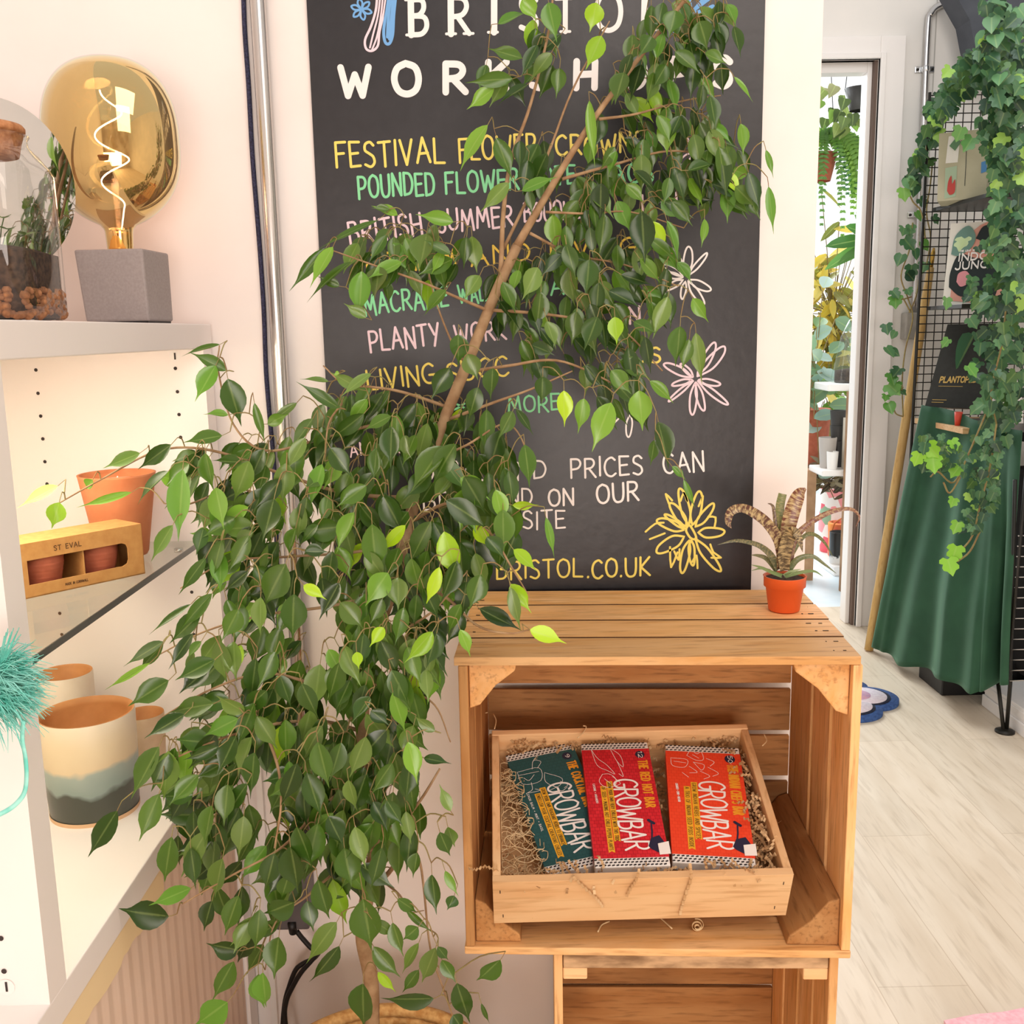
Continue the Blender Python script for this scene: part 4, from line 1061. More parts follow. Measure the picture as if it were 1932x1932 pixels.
        m.build('price_sticker', M_paperw, wr_)

# ------------------------------------------------------------------ packing: crinkle paper and wood wool
def crinkle(mb, p, d, n_, ln, w, fold, rn):
    """accordion pleated paper strip"""
    p = V(p); d = V(d).normalized(); n_ = V(n_); n_ = (n_ - d * n_.dot(d)).normalized(); s_ = d.cross(n_)
    k = max(3, int(ln / fold)); vs = []; c = p.copy()
    for i in range(k + 1):
        off = n_ * (fold * .55 if i % 2 else -fold * .55)
        vs += [tuple(c + off - s_ * w / 2), tuple(c + off + s_ * w / 2)]
        d2 = d + V((rn.uniform(-.35, .35), rn.uniform(-.35, .35), rn.uniform(-.35, .35))); c = c + d2.normalized() * fold * .75
    mb.add(vs, [(2 * i, 2 * i + 1, 2 * i + 3, 2 * i + 2) for i in range(k)])


rn = random.Random(77)
M_crink = noisy('crinkle_kraft', '#d9b88c', '#b98f60', 40, .8)
m = MB()
def scatter(m, x0, x1, y0, y1, cnt, zf):
    for i in range(cnt):
        x = rn.uniform(x0, x1); y = rn.uniform(y0, y1); z = zf(x, y) + rn.uniform(-.012, .008)
        p = TM @ V((x, y, z)); a_ = rn.uniform(0, 6.28)
        crinkle(m, p, TM.to_3x3() @ V((math.cos(a_), math.sin(a_), rn.uniform(-.5, .5))), V((rn.uniform(-1, 1), rn.uniform(-1, 1), 1)), rn.uniform(.015, .04), .0035, .0042, rn)
zf = lambda x, y: .048
scatter(m, .02, TW - .02, .02, TD - .02, 420, lambda x, y: .030)
scatter(m, TW - .048, TW - .014, .02, TD - .02, 190, lambda x, y: .058)
scatter(m, TW - .03, TW - .013, .02, TD - .05, 60, lambda x, y: .070)
scatter(m, .222, .238, .12, TD - .03, 40, lambda x, y: .052)
scatter(m, .02, TW - .02, TD - .022, TD - .014, 90, lambda x, y: .064)
scatter(m, .02, TW - .02, .013, .02, 90, lambda x, y: .074)
o = m.build('crinkle_paper', M_crink, None, tuple(TM @ V((TW / 2, TD / 2, .03)))); tag(o, 'brown crinkle cut paper filling the tray around the seed bars', 'packing paper', kind='stuff')
m = MB()
for i in range(230):
    x = rn.uniform(.012, .085); y = rn.uniform(.02, TD - .06); z = .052 + rn.uniform(-.02, .016)
    lim = .022 + (TD - .05 - y) * .27; x = min(x, lim)
    p = V((x, y, z)); a_ = rn.uniform(0, 6.28); pts = []; cu = rn.uniform(-1.2, 1.2); L_ = rn.uniform(.02, .06)
    for j in range(9):
        q = TM @ p; pts.append(tuple(q)); p = p + V((math.cos(a_), math.sin(a_), rn.uniform(-.35, .35))) * L_ / 9; a_ += cu * .55
        p.x = min(max(p.x, .0125), lim + .008); p.y = min(max(p.y, .0125), TD - .0125)
    m.tube(smooth(pts, 2), .0005, 4, False)
o = m.build('wood_wool', noisy('pale_wood_wool', '#f0d9ad', '#dcb987', 50, .6), None, tuple(TM @ V((.05, .1, .05)))); tag(o, 'pale wood wool tangled at the left end of the tray', 'wood wool', kind='stuff')
# stray strips and curls
M_curl = mat('pale_shaving', '#efd2a2', .6)
STR = [('crinkle_strip', [(1082, 1655), (1100, 1672), (1118, 1688), (1130, 1700), (1138, 1712)], 'thin crinkle strip hanging down the tray front left of centre'),
       ('crinkle_strip', [(1206, 1640), (1200, 1660), (1190, 1675), (1182, 1690)], 'short crinkle strip stuck on the middle of the tray front'),
       ('crinkle_strip', [(1302, 1630), (1304, 1655), (1296, 1680), (1288, 1705), (1282, 1728)], 'long crinkle strip dangling right of centre on the tray front'),
       ('crinkle_strip', [(884, 1638), (898, 1640), (915, 1634), (932, 1640), (952, 1648), (970, 1650)], 'crinkle strip poking out past the left side of the tray')]
for nm, q, lb in STR:
    m = MB(); of = TM @ V((0, -.004, 0)); nf = TM.to_3x3() @ V((0, -1, 0))
    P3 = [aP(x, y, of, nf) for x, y in q] if q[0][0] > 1000 else [aP(x, y, TM @ V((0, .02, 0)), nf) for x, y in q]
    P3 = [V(z) for z in smooth([tuple(z) for z in P3], 5)]
    vs = []
    for i, p in enumerate(P3):
        off = nf * (.0022 if i % 2 else -.0010); d = (P3[min(i + 1, len(P3) - 1)] - P3[max(0, i - 1)]).normalized(); s_ = d.cross(nf).normalized() * .0018
        vs += [tuple(p + off - s_), tuple(p + off + s_)]
    m.add(vs, [(2 * i, 2 * i + 1, 2 * i + 3, 2 * i + 2) for i in range(len(P3) - 1)])
    o = m.build(nm, M_crink, None, tuple(P3[0]), solid=.0004); tag(o, lb, 'paper strip', 'stray packing strips')
c = aZ(1315, 1745, CB_ + .020); m = MB(); pts = []
for i in range(60):
    a_ = i / 59 * 4.6 * math.pi; r = .0022 + .0072 * i / 59; pts.append((c.x + r * math.cos(a_), c.y - .004 + .0001 * i, c.z + r * math.sin(a_)))
vs = []
for p in pts: vs += [(p[0], p[1] - .003, p[2]), (p[0], p[1] + .003, p[2])]
m.add(vs, [(2 * i, 2 * i + 1, 2 * i + 3, 2 * i + 2) for i in range(len(pts) - 1)], True)
o = m.build('wood_curl', M_curl, None, tuple(c), solid=.0003); tag(o, 'tight pale wood curl lying on the front slat below the tray', 'wood shaving')
for i, (q, lb) in enumerate([([(1238, 1725), (1250, 1735), (1268, 1752)], 'straight pale wood sliver on the front slat beside the curl'), ([(1128, 1758), (1135, 1745), (1150, 1738)], 'short pale paper scrap on the front slat left of the curl')]):
    m = MB(); m.tube(smooth([tuple(aZ(x, y, CB_ + th + .003)) for x, y in q], 4), .0012, 5); o = m.build('wood_sliver', M_curl, None, tuple(aZ(*q[1], CB_ + th + .003))); tag(o, lb, 'wood shaving')
for i, q in enumerate([[(893, 1372), (905, 1352), (920, 1347)], [(933, 1378), (936, 1362), (931, 1350)], [(1090, 1395), (1100, 1385), (1106, 1374), (1100, 1372)], [(1438, 1410), (1446, 1400), (1441, 1388)]]):
    m = MB(); of = TM @ V((0, TD - .004, THt)); m.tube(smooth([tuple(aP(x, y, of, nT) + nT * .003) for x, y in q], 4), .0009, 5)
    o = m.build('wood_sliver', M_curl, None, tuple(aP(*q[0], of, nT))); tag(o, ['curved pale sliver sticking up left of the tray', 'thin sliver on the back left corner of the tray', 'looped sliver on the back rim of the tray above the teal bar', 'small sliver behind the back right corner of the tray'][i], 'wood shaving')

# ------------------------------------------------------------------ bromeliad in an orange plastic pot
zt_ = CB_ + CH + .001
bp0 = aZ(1479, 1150, zt_); YBm = bp0.y
brm = thing('bromeliad', 'small bromeliad with brown banded leaves in an orange plastic pot on the crate', 'potted plant', tuple(bp0))
rt = (aY(1519, 1085, YBm).x - aY(1441, 1085, YBm).x) / 2; hp_ = aY(1480, 1086, YBm).z - zt_
m = MB(); m.lathe(tuple(bp0), [(rt * .70, 0), (rt * .74, .001), (rt * .90, hp_ * .70), (rt * .99, hp_ * .71), (rt, hp_ * .98), (rt * 1.03, hp_), (rt * .95, hp_), (rt * .9, hp_ * .8)], 48); m.build('plastic_pot', M_plasticpot, brm)
m = MB(); m.lathe(tuple(bp0), [(rt * .93, hp_ * .93), (rt * .5, hp_ * .95), (.001, hp_ * .97)], 30, caps=False); m.build('soil', M_soil, brm)
M_brom = leafmat('bromeliad_leaf', .3, 0.0, .15); N, L, b = nodes(M_brom)
uvn = N.new('ShaderNodeUVMap'); uvn.uv_map = 'UVMap'; mp = N.new('ShaderNodeMapping'); mp.inputs['Scale'].default_value = (.8, 20, 1); nz = N.new('ShaderNodeTexNoise'); nz.inputs['Scale'].default_value = 1.6; nz.inputs['Detail'].default_value = 6; nz.inputs['Roughness'].default_value = .7
L.new(uvn.outputs[0], mp.inputs[0]); L.new(mp.outputs[0], nz.inputs['Vector'])
cr = N.new('ShaderNodeValToRGB'); e = cr.color_ramp.elements; e[0].position = .46; e[0].color = (0, 0, 0, 1); e[1].position = .58; e[1].color = (1, 1, 1, 1); L.new(nz.outputs['Fac'], cr.inputs[0])
vc = [q for q in N if q.type == 'VERTEX_COLOR'][0]; al = N.new('ShaderNodeMath'); al.operation = 'MULTIPLY'; L.new(cr.outputs[0], al.inputs[0]); L.new(vc.outputs['Alpha'], al.inputs[1])
mx = N.new('ShaderNodeMix'); mx.data_type = 'RGBA'; L.new(al.outputs[0], mx.inputs['Factor']); L.new(vc.outputs['Color'], mx.inputs['A']); mx.inputs['B'].default_value = lin('#cdb583'); L.new(mx.outputs['Result'], b.inputs['Base Color'])


def strap(mb, pts, ws, n=(0, -1, .2), fold=.3, tip=True):
    """long strap blade; pts 3D, ws widths"""
    Q = smooth([tuple(p) + (w,) for p, w in zip(pts, ws)], 6); vs = []; uv = []; n = V(n)
    for i, q in enumerate(Q):
        c = V(q[:3]); d = V(Q[min(i + 1, len(Q) - 1)][:3]) - V(Q[max(i - 1, 0)][:3]); d.normalize()
        nn = n - d * n.dot(d); nn = nn.normalized() if nn.length > 1e-3 else d.orthogonal().normalized(); s_ = d.cross(nn); hw = max(q[3], 0) / 2
        vs += [tuple(c - s_ * hw + nn * hw * fold), tuple(c - nn * hw * fold * .4), tuple(c + s_ * hw + nn * hw * fold)]; v_ = i / (len(Q) - 1); uv += [(0, v_), (.5, v_), (1, v_)]
    fs = []
    for i in range(len(Q) - 1):
        a_ = 3 * i; fs += [(a_, a_ + 1, a_ + 4, a_ + 3), (a_ + 1, a_ + 2, a_ + 5, a_ + 4)]
    mb.add(vs, fs, True, uv)


BR_ = [([(870, 980), (880, 860), (850, 700), (740, 540), (600, 435), (490, 400), (395, 440), (375, 540), (408, 595)], [60, 90, 105, 100, 92, 80, 80, 55, 4], -.02, '#5e3a30', 1.0),
       ([(930, 960), (925, 800), (940, 620), (985, 430), (1050, 270), (1118, 212)], [90, 120, 140, 150, 120, 20], .004, '#74402f', 1.0),
       ([(890, 900), (875, 620), (868, 400), (895, 262)], [60, 80, 85, 80], .02, '#7c8454', .5),
       ([(915, 1000), (910, 850), (945, 700), (985, 632), (1035, 650), (1065, 730), (1090, 822)], [90, 125, 130, 110, 75, 50, 4], -.028, '#594a36', .9),
       ([(960, 950), (1010, 700), (1150, 550), (1350, 440), (1540, 408), (1632, 480), (1598, 582)], [60, 66, 56, 46, 34, 20, 3], -.012, '#7a4a3e', .6),
       ([(960, 880), (1080, 690), (1180, 648), (1290, 720), (1378, 862)], [50, 42, 36, 28, 3], .01, '#5f6a40', .3),
       ([(950, 1000), (1040, 890), (1180, 862), (1300, 940), (1412, 1026)], [60, 56, 40, 24, 3], -.02, '#5f6c44', .2),
       ([(860, 990), (780, 850), (680, 765), (560, 725), (430, 714), (272, 752)], [70, 66, 52, 40, 28, 3], -.018, '#5a5f45', .4),
       ([(840, 1000), (740, 885), (660, 855), (595, 850)], [50, 44, 30, 4], -.01, '#5d6444', .3),
       ([(890, 1050), (780, 1010), (690, 970), (597, 943)], [40, 34, 26, 3], -.03, '#77905a', .1),
       ([(925, 1052), (1040, 1022), (1190, 1004), (1284, 1054)], [40, 36, 24, 3], -.03, '#77905a', .1),
       ([(780, 1000), (690, 978), (600, 1000)], [26, 20, 3], -.005, '#6d8450', .1),
       ([(850, 800), (815, 440), (792, 370), (755, 355)], [50, 34, 22, 4], .014, '#54372c', .5),
       ([(910, 1050), (980, 1010), (1075, 985)], [40, 34, 4], -.02, '#a7b98a', .0)]
kk = YBm / F / 5.083 * 1.03
for pts, ws, dy, c, a_ in BR_:
    m = MB(); m.c = lin(c)[:3] + (a_,)
    P3 = [aY(1300 + x / 5.083, 880 + y / 5.083, YBm + dy * (.3 + .9 * i / len(pts))) for i, (x, y) in enumerate(pts)]
    strap(m, P3, [w * kk for w in ws], (0, -1, .25)); m.build('leaf', M_brom, brm)
# ------------------------------------------------------------------ weeping fig
def Yf(y):
    return float(np.interp(y, [0, 300, 600, 800, 1000, 1200, 1500, 1932], [1.36, 1.34, 1.27, 1.20, 1.11, 1.06, 1.02, 1.06]))


bk_c = aY(705, 1925, 1.22); rbk = .162
fig = thing('weeping_fig', 'tall weeping fig tree in a woven straw basket left of the crates', 'potted tree', (bk_c.x, 1.22, 0))
# basket: woven straw
zb = aY(705, 1897, 1.22 + .162).z - .016
M_straw = noisy('straw', '#d8ab6c', '#b98446', 120, .8)
m = MB()
for r_i in range(int(zb / .016) + 1):
    z = .008 + r_i * .016; rr = rbk * (.82 + .18 * min(1, z / (zb * .75)))
    n = 88; vs = []; fs = []
    for k_ in range(n):
        t = 2 * math.pi * k_ / n; w_ = .0032 * math.sin(k_ * math.pi / 2 + (r_i % 2) * math.pi + .7)
        for s_ in range(6):
            u_ = 2 * math.pi * s_ / 6; r3 = rr + w_ + .0062 * math.cos(u_); vs.append((bk_c.x + r3 * math.cos(t), 1.22 + r3 * math.sin(t), z + .0095 * math.sin(u_)))
    for k_ in range(n):
        for s_ in range(6): fs.append((k_ * 6 + s_, ((k_ + 1) % n) * 6 + s_, ((k_ + 1) % n) * 6 + (s_ + 1) % 6, k_ * 6 + (s_ + 1) % 6))
    m.add(vs, fs, True)
m.build('straw_basket', M_straw, fig)
m = MB()
m.tube([(bk_c.x + rbk * math.cos(t), 1.22 + rbk * math.sin(t), zb + .008) for t in np.linspace(0, 2 * math.pi, 60)], .010, 8, False); m.build('basket_rim', M_straw, fig)
m = MB(); m.lathe((bk_c.x, 1.22, zb - .035), [(rbk * .95, 0), (.001, .004)], 30, caps=False); m.build('soil', M_soil, fig)

SK = {}


def branch(name, pts, r0, r1, mtl=None):
    """pts: (px, py, depth behind the leaf front); radius in pixels"""
    P = [tuple(aY(x, y, Yf(y) + dy)) for x, y, dy in pts]
    S = smooth(P, 6); n = len(S); R = [(r0 + (r1 - r0) * (i / (n - 1)) ** .8) / F * 1.15 for i in range(n)]
    m = MB(); m.tube(S, R, 10); m.build(name, mtl or M_bark, fig)
    return [V(s) for s in S]


NODES = []
tr_ = branch('trunk', [(702, 1960, .16), (700, 1850, .16), (684, 1760, .16), (700, 1650, .15), (712, 1560, .15), (690, 1450, .14), (684, 1330, .13), (700, 1230, .12), (742, 1100, .11), (765, 1010, .11), (785, 940, .11), (835, 800, .08), (880, 690, .05), (928, 570, .05), (975, 465, .04)], 17, 11)
t2 = branch('branch', [(975, 465, .04), (1030, 370, .02), (1110, 240, .01), (1190, 130, .02), (1300, -10, .04), (1340, -60, .05)], 9.5, 3)
t3 = branch('branch', [(945, 520, .05), (950, 400, .03), (965, 300, .02), (1000, 200, .02), (1035, 60, .02), (1045, -30, .02)], 6, 2)
NODES += tr_[20:] + t2 + t3
BR2 = [([(950, 470, .05), (1030, 300, .03), (1080, 170, .03), (1150, 40, .05)], 4, 1.5), ([(1060, 338, .02), (1160, 310, .03), (1260, 285, .03), (1350, 295, .05)], 4, 1.5),
       ([(1030, 400, .02), (1110, 403, .01), (1190, 400, .02), (1290, 430, .04)], 3, 1.2), ([(1130, 225, .01), (1200, 215, .03), (1290, 190, .05), (1360, 180, .06)], 3.5, 1.2),
       ([(925, 585, .05), (1000, 590, .03), (1080, 600, .03), (1170, 620, .03), (1250, 700, .03)], 4, 1.5), ([(895, 700, .05), (960, 690, .03), (1050, 680, .03), (1140, 715, .03), (1210, 760, .03)], 4, 1.5),
       ([(850, 790, .07), (930, 760, .03), (1000, 735, .03), (1080, 700, .03)], 4, 1.5), ([(1000, 440, .03), (1080, 480, .06), (1180, 500, .06), (1280, 540, .06)], 3.5, 1.2),
       ([(930, 590, .05), (860, 560, .03), (790, 530, .02), (690, 495, .01), (620, 470, .01)], 4, 1.3), ([(880, 690, .06), (850, 640, .05), (820, 560, .04), (800, 470, .03)], 3, 1.2),
       ([(850, 770, .08), (760, 740, .05), (700, 730, .03), (650, 725, .02), (610, 690, .02)], 4, 1.4), ([(645, 762, .03), (620, 800, .01), (613, 870, .0)], 2.5, 1.2),
       ([(830, 810, .09), (720, 800, .08), (600, 830, .06), (500, 850, .05), (440, 800, .04), (412, 700, .03), (414, 652, .03)], 4, 1.4),
       ([(785, 940, .11), (650, 930, .08), (520, 890, .06), (400, 850, .03), (300, 850, .02), (190, 905, .0), (110, 950, .0)], 4.5, 1.2), ([(500, 940, .07), (440, 920, .04), (360, 950, .02), (310, 950, .0)], 3, 1.2),
       ([(765, 1010, .12), (680, 1040, .09), (550, 1050, .06), (430, 1060, .04), (340, 1110, .02)], 4, 1.2), ([(742, 1100, .12), (640, 1140, .09), (500, 1160, .06), (390, 1190, .04), (300, 1235, .02)], 4, 1.2),
       ([(690, 1290, .14), (600, 1290, .1), (500, 1270, .06), (400, 1300, .03), (310, 1350, .02)], 4.5, 1.3), ([(684, 1380, .14), (600, 1360, .1), (500, 1370, .05), (400, 1400, .02), (310, 1440, .01)], 4.5, 1.3),
       ([(500, 1375, .05), (525, 1450, .02), (530, 1520, .01), (518, 1600, .0)], 3.5, 1.6), ([(690, 1460, .14), (610, 1520, .08), (530, 1600, .03), (440, 1650, .0), (345, 1705, -.01)], 4, 1.3),
       ([(705, 1600, .14), (640, 1640, .1), (580, 1690, .06), (520, 1740, .03), (500, 1830, .01)], 4, 1.2), ([(700, 1680, .15), (745, 1630, .12), (760, 1560, .1), (800, 1500, .08), (830, 1450, .08)], 6, 2),
       ([(760, 1560, .1), (790, 1620, .09), (800, 1680, .08), (812, 1790, .06), (838, 1870, .04), (862, 1940, .04)], 3, 1.5), ([(720, 1660, .14), (755, 1690, .1), (770, 1720, .09), (800, 1718, .08)], 3, 1),
       ([(775, 985, .11), (850, 950, .05), (920, 1000, .02), (965, 1070, .0), (995, 1120, .0)], 4, 1.2), ([(742, 1100, .1), (830, 1120, .05), (900, 1180, .02), (960, 1195, .0), (1000, 1188, .0)], 4, 1.2),
       ([(690, 1290, .13), (760, 1300, .08), (820, 1330, .08), (850, 1400, .1)], 3, 1.2), ([(700, 1230, .12), (760, 1190, .06), (820, 1150, .02), (880, 1080, .02)], 3.5, 1.2), ([(810, 870, .1), (880, 840, .05), (950, 800, .04), (985, 830, .03), (1000, 900, .03)], 3, 1.2)]
for pts, r0, r1 in BR2: NODES += branch('branch', pts, r0, r1)
NA = np.array([tuple(n) for n in NODES])

rn = random.Random(2024)
GREENS = ['#43661c', '#4e7223', '#38581a', '#587c28', '#2e4a18', '#648236', '#486a22', '#3d5c1e', '#6b873e', '#54742c', '#324f18']
YOUNG = ['#a8d024', '#b6dc2c', '#9cc828', '#8dbb2a']
MIDY = ['#6f9e30', '#7fae38', '#629431']
fo = MB(); tw = MB()


QUEUE = []


def put(bx, by, tx, ty, w, c='g', dz=0.0, flat=None):
    Y0 = Yf((by + ty) / 2) + dz + rn.uniform(-.012, .012)
    P = aY(bx, by, Y0); Q = aY(tx, ty, Y0 + rn.uniform(-.016, .006))
    ww = w / F * Y0 * 1.06
    nrm = V((rn.uniform(-.45, .45), -1, rn.uniform(.0, .8)))
    fo.c = lin(rn.choice({'g': GREENS, 'y': YOUNG, 'm': MIDY}[c]))
    k_ = rn.uniform(.68, 1.22) if c == 'g' else rn.uniform(.85, 1.1); fo.c = tuple(min(1, x * k_) for x in fo.c[:3]) + (1,)
    leaf(fo, P, Q, ww, nrm, rn.uniform(.02, .26), rn.uniform(.15, .55), tw=rn.uniform(-.7, .7))
    QUEUE.append((P, (Q - P).normalized()))


def grow_twigs():
    """join every leaf stalk to the nearest wood, nearest leaves first, so stalks share twigs"""
    global NA
    pts = list(NA); todo = [(P - d * .009 + V((0, .002, .003)), P, d) for P, d in QUEUE]
    A_ = np.array([tuple(t[0]) for t in todo]); D = np.full(len(todo), 1e9); W = np.zeros((len(todo), 3))
    for q in NA:
        dd = ((A_ - q) ** 2).sum(1); i = dd < D; D[i] = dd[i]; W[i] = q
    done = np.zeros(len(todo), bool)
    for _ in range(len(todo)):
        i = int(np.argmin(np.where(done, 1e9, D))); done[i] = True
        s_, P, d = todo[i]; b_ = V(W[i]); ln = (b_ - s_).length
        mid = (s_ + b_) / 2 + V((0, .002, min(.006, ln * .2)))
        S = smooth([tuple(b_), tuple(mid), tuple(s_)], 3)
        tw.tube(S, [.0008] * (len(S) - 1) + [.0006], 4, False)
        tw.tube([s_, P - d * .003 + V((0, 0, .001)), P], .0005, 4, False)
        for q in (S[2], S[3], S[-1]):
            dd = ((A_ - q) ** 2).sum(1) + 2e-5; k_ = (dd < D) & ~done; D[k_] = dd[k_]; W[k_] = q


LEAVES = """415,650,338,667,12 428,699,357,662,25 407,690,366,757,36m 430,715,455,805,44 430,783,383,779,18m 419,822,343,834,28 264,855,193,883,25 323,839,258,886,28 109,917,31,957,28y 112,948,97,998,34y
248,929,143,957,15m 318,889,248,948,25 345,886,334,1022,46m 388,855,400,929,34 407,920,422,1000,40m 326,991,281,1060,28 388,1053,334,1125,24 360,1140,276,1196,14 379,1156,318,1215,36 175,905,160,925,22m
308,1211,229,1257,28 308,1215,259,1267,22 283,1251,194,1302,13m 364,1195,316,1263,24 405,1245,326,1284,38 318,1284,239,1332,42 403,1328,312,1342,38 348,1348,271,1393,32 300,1409,243,1510,46 318,1417,308,1518,46
374,1462,318,1520,36 221,1530,162,1622,40 300,1498,261,1589,40 324,1579,306,1676,40 318,1729,221,1719,56 360,1676,279,1709,32m 391,1567,336,1660,38 429,1891,365,1938,56m 453,1794,387,1782,38 441,1814,399,1891,40
488,1838,496,1909,42m 449,1356,380,1389,35m 461,1344,405,1312,36 413,1409,344,1435,24 445,1389,409,1462,40 518,1610,498,1685,40 526,1768,514,1850,50 496,1835,499,1909,40m 555,1703,496,1727,46 635,1740,571,1822,42
640,1785,583,1863,38 490,1716,482,1799,38 685,1696,700,1800,62 650,1600,663,1675,50 548,1598,562,1687,52 815,1650,822,1727,34 750,1696,790,1724,24 766,1716,817,1761,15 789,1749,760,1774,30 705,1737,750,1768,24
741,1741,760,1808,32 790,1779,755,1842,22 822,1788,794,1858,36 705,1786,755,1848,34 713,1834,748,1873,20y 790,1830,757,1876,24 818,1884,716,1889,40 685,1856,682,1950,58 862,1855,887,1935,42 834,1811,860,1855,28
944,1811,899,1855,38 908,1893,924,1935,10 855,1915,875,1948,32 857,1690,845,1718,26 840,1643,863,1693,18m 787,1609,778,1658,30 826,1786,846,1814,20 1064,737,1065,806,30y 838,1003,865,1103,44y 969,1037,1015,1078,28y
964,1102,1001,1157,30y 765,991,715,1044,24y 829,1070,803,1146,26y 967,953,1018,953,17y 1030,976,1048,1054,15m 732,1081,688,1143,44m 608,876,583,963,35m 573,1104,615,1131,22y 990,839,1001,920,34 974,771,1008,822,16
967,776,940,829,28 902,731,883,794,32 930,695,924,755,32 865,631,865,692,38 882,668,902,718,34 849,694,813,755,36 1024,711,1023,762,32 739,805,734,883,38 762,822,776,866,28 623,845,665,900,36
702,989,711,1088,46 668,967,634,1045,38m 813,984,765,1072,42 862,1058,833,1142,38 907,1084,885,1152,40 751,1090,751,1152,40 842,944,926,997,42 876,899,919,971,46 691,916,634,957,34 836,842,771,929,46
860,838,808,917,42 919,1013,953,1056,32 539,1064,494,1149,52 555,1121,551,1212,48 517,942,494,1023,46 724,1184,697,1219,24y 816,1192,764,1252,34y 824,1195,805,1262,38 673,1230,677,1263,20y 1000,1188,1070,1213,34y
905,1148,985,1190,32 963,1108,983,1192,24 868,1188,890,1240,24m 1125,5,1115,60,33y 1135,68,1106,131,32y 1035,5,1049,76,34m 988,-5,1012,40,28m 1445,283,1461,335,11m 1450,352,1460,441,17m 1385,145,1423,191,11m
1360,285,1372,376,30 1412,325,1435,400,26 1112,190,1121,314,18m 920,236,860,316,30m 937,260,967,342,30 967,149,880,152,26 932,167,880,206,26m 628,466,583,541,25m 683,512,676,602,38m 715,503,706,566,48
805,441,790,510,46 855,419,784,404,26m 750,406,700,386,20m 712,416,594,466,13 662,494,572,562,16 1211,400,1216,498,44 1141,404,1133,485,30 1258,416,1286,495,18m 1329,413,1326,467,15m 1357,276,1373,376,30
1112,490,1105,560,38 1177,137,1158,193,36 1160,598,1164,649,28y 1127,598,1102,662,36 1088,588,1076,652,32 1206,737,1212,813,42m 1153,760,1115,850,42m 1242,796,1266,884,38 1226,719,1274,759,22m 1283,616,1274,692,34
1313,628,1325,726,28 1102,752,1091,816,28m 1153,699,1192,743,32 1307,563,1337,608,24m 615,468,545,549,22 690,600,650,570,22 640,540,600,520,18 1300,640,1288,700,24 1268,880,1296,905,14m 1290,905,1312,960,12m
1235,830,1228,880,22 1260,560,1232,640,30 1340,180,1352,245,28 1385,50,1398,110,26 1372,8,1392,50,22m 1320,40,1335,95,36 1275,20,1262,70,36 1330,100,1372,120,24 1230,70,1205,105,30 940,45,1000,20,26m
985,110,920,90,24 995,160,935,195,24 1040,100,1000,150,26 960,345,905,400,26 985,360,1050,330,22m 1015,505,985,565,34 1060,480,1020,520,24 905,520,875,565,30 850,480,800,450,20 735,395,700,392,14
640,770,560,720,22 620,720,565,712,13 680,735,620,700,22 700,705,640,745,20 640,705,628,705,10m 590,790,545,850,28 560,760,505,800,16 505,800,545,780,22 480,760,500,840,16 530,905,480,960,32
470,870,440,950,38 360,900,310,960,28 420,940,400,1010,30m 470,1010,430,1080,32 430,1060,380,1075,24 400,1120,335,1190,26 450,1150,420,1210,38 380,1210,350,1245,20 575,1040,620,1040,26 600,990,560,1030,24
640,1100,600,1170,34 690,1040,730,1100,32 800,1110,830,1170,34 870,1140,840,1200,30 520,1230,485,1300,36 570,1290,600,1360,40 640,1250,620,1330,38 700,1340,735,1370,28 770,1400,790,1480,36m 820,1380,780,1350,22
800,1430,850,1440,20 740,1440,700,1500,36 690,1390,660,1470,42 600,1400,620,1490,44 560,1440,530,1530,40 480,1420,470,1510,44 430,1480,420,1560,40 400,1520,380,1600,38 460,1540,450,1620,40 560,1560,590,1640,44
620,1540,650,1600,40 670,1560,690,1640,36 730,1510,760,1560,28 720,1600,700,1680,32 420,1620,400,1700,40 360,1600,370,1680,34 450,1690,420,1770,38 470,1740,440,1800,36 400,1700,380,1760,34 600,1660,620,1740,40
545,1650,530,1700,36 580,1700,590,1760,34 850,1530,830,1480,22 845,1560,858,1600,26 830,1570,850,1620,30"""
for L_ in LEAVES.split():
    q = L_.split(','); c = 'g'
    if q[4][-1] in 'ymg': c = q[4][-1]; q[4] = q[4][:-1]
    bx, by, tx, ty, w = [float(x) for x in q]; put(bx, by, tx, ty, w, c)


# hanging twigs with leaves filling the crown, rooted on the branches
def inside(x, y, P):
    r = False; j = len(P) - 1
    for i in range(len(P)):
        if (P[i][1] > y) != (P[j][1] > y) and x < (P[j][0] - P[i][0]) * (y - P[i][1]) / (P[j][1] - P[i][1]) + P[i][0]: r = not r
        j = i
    return r


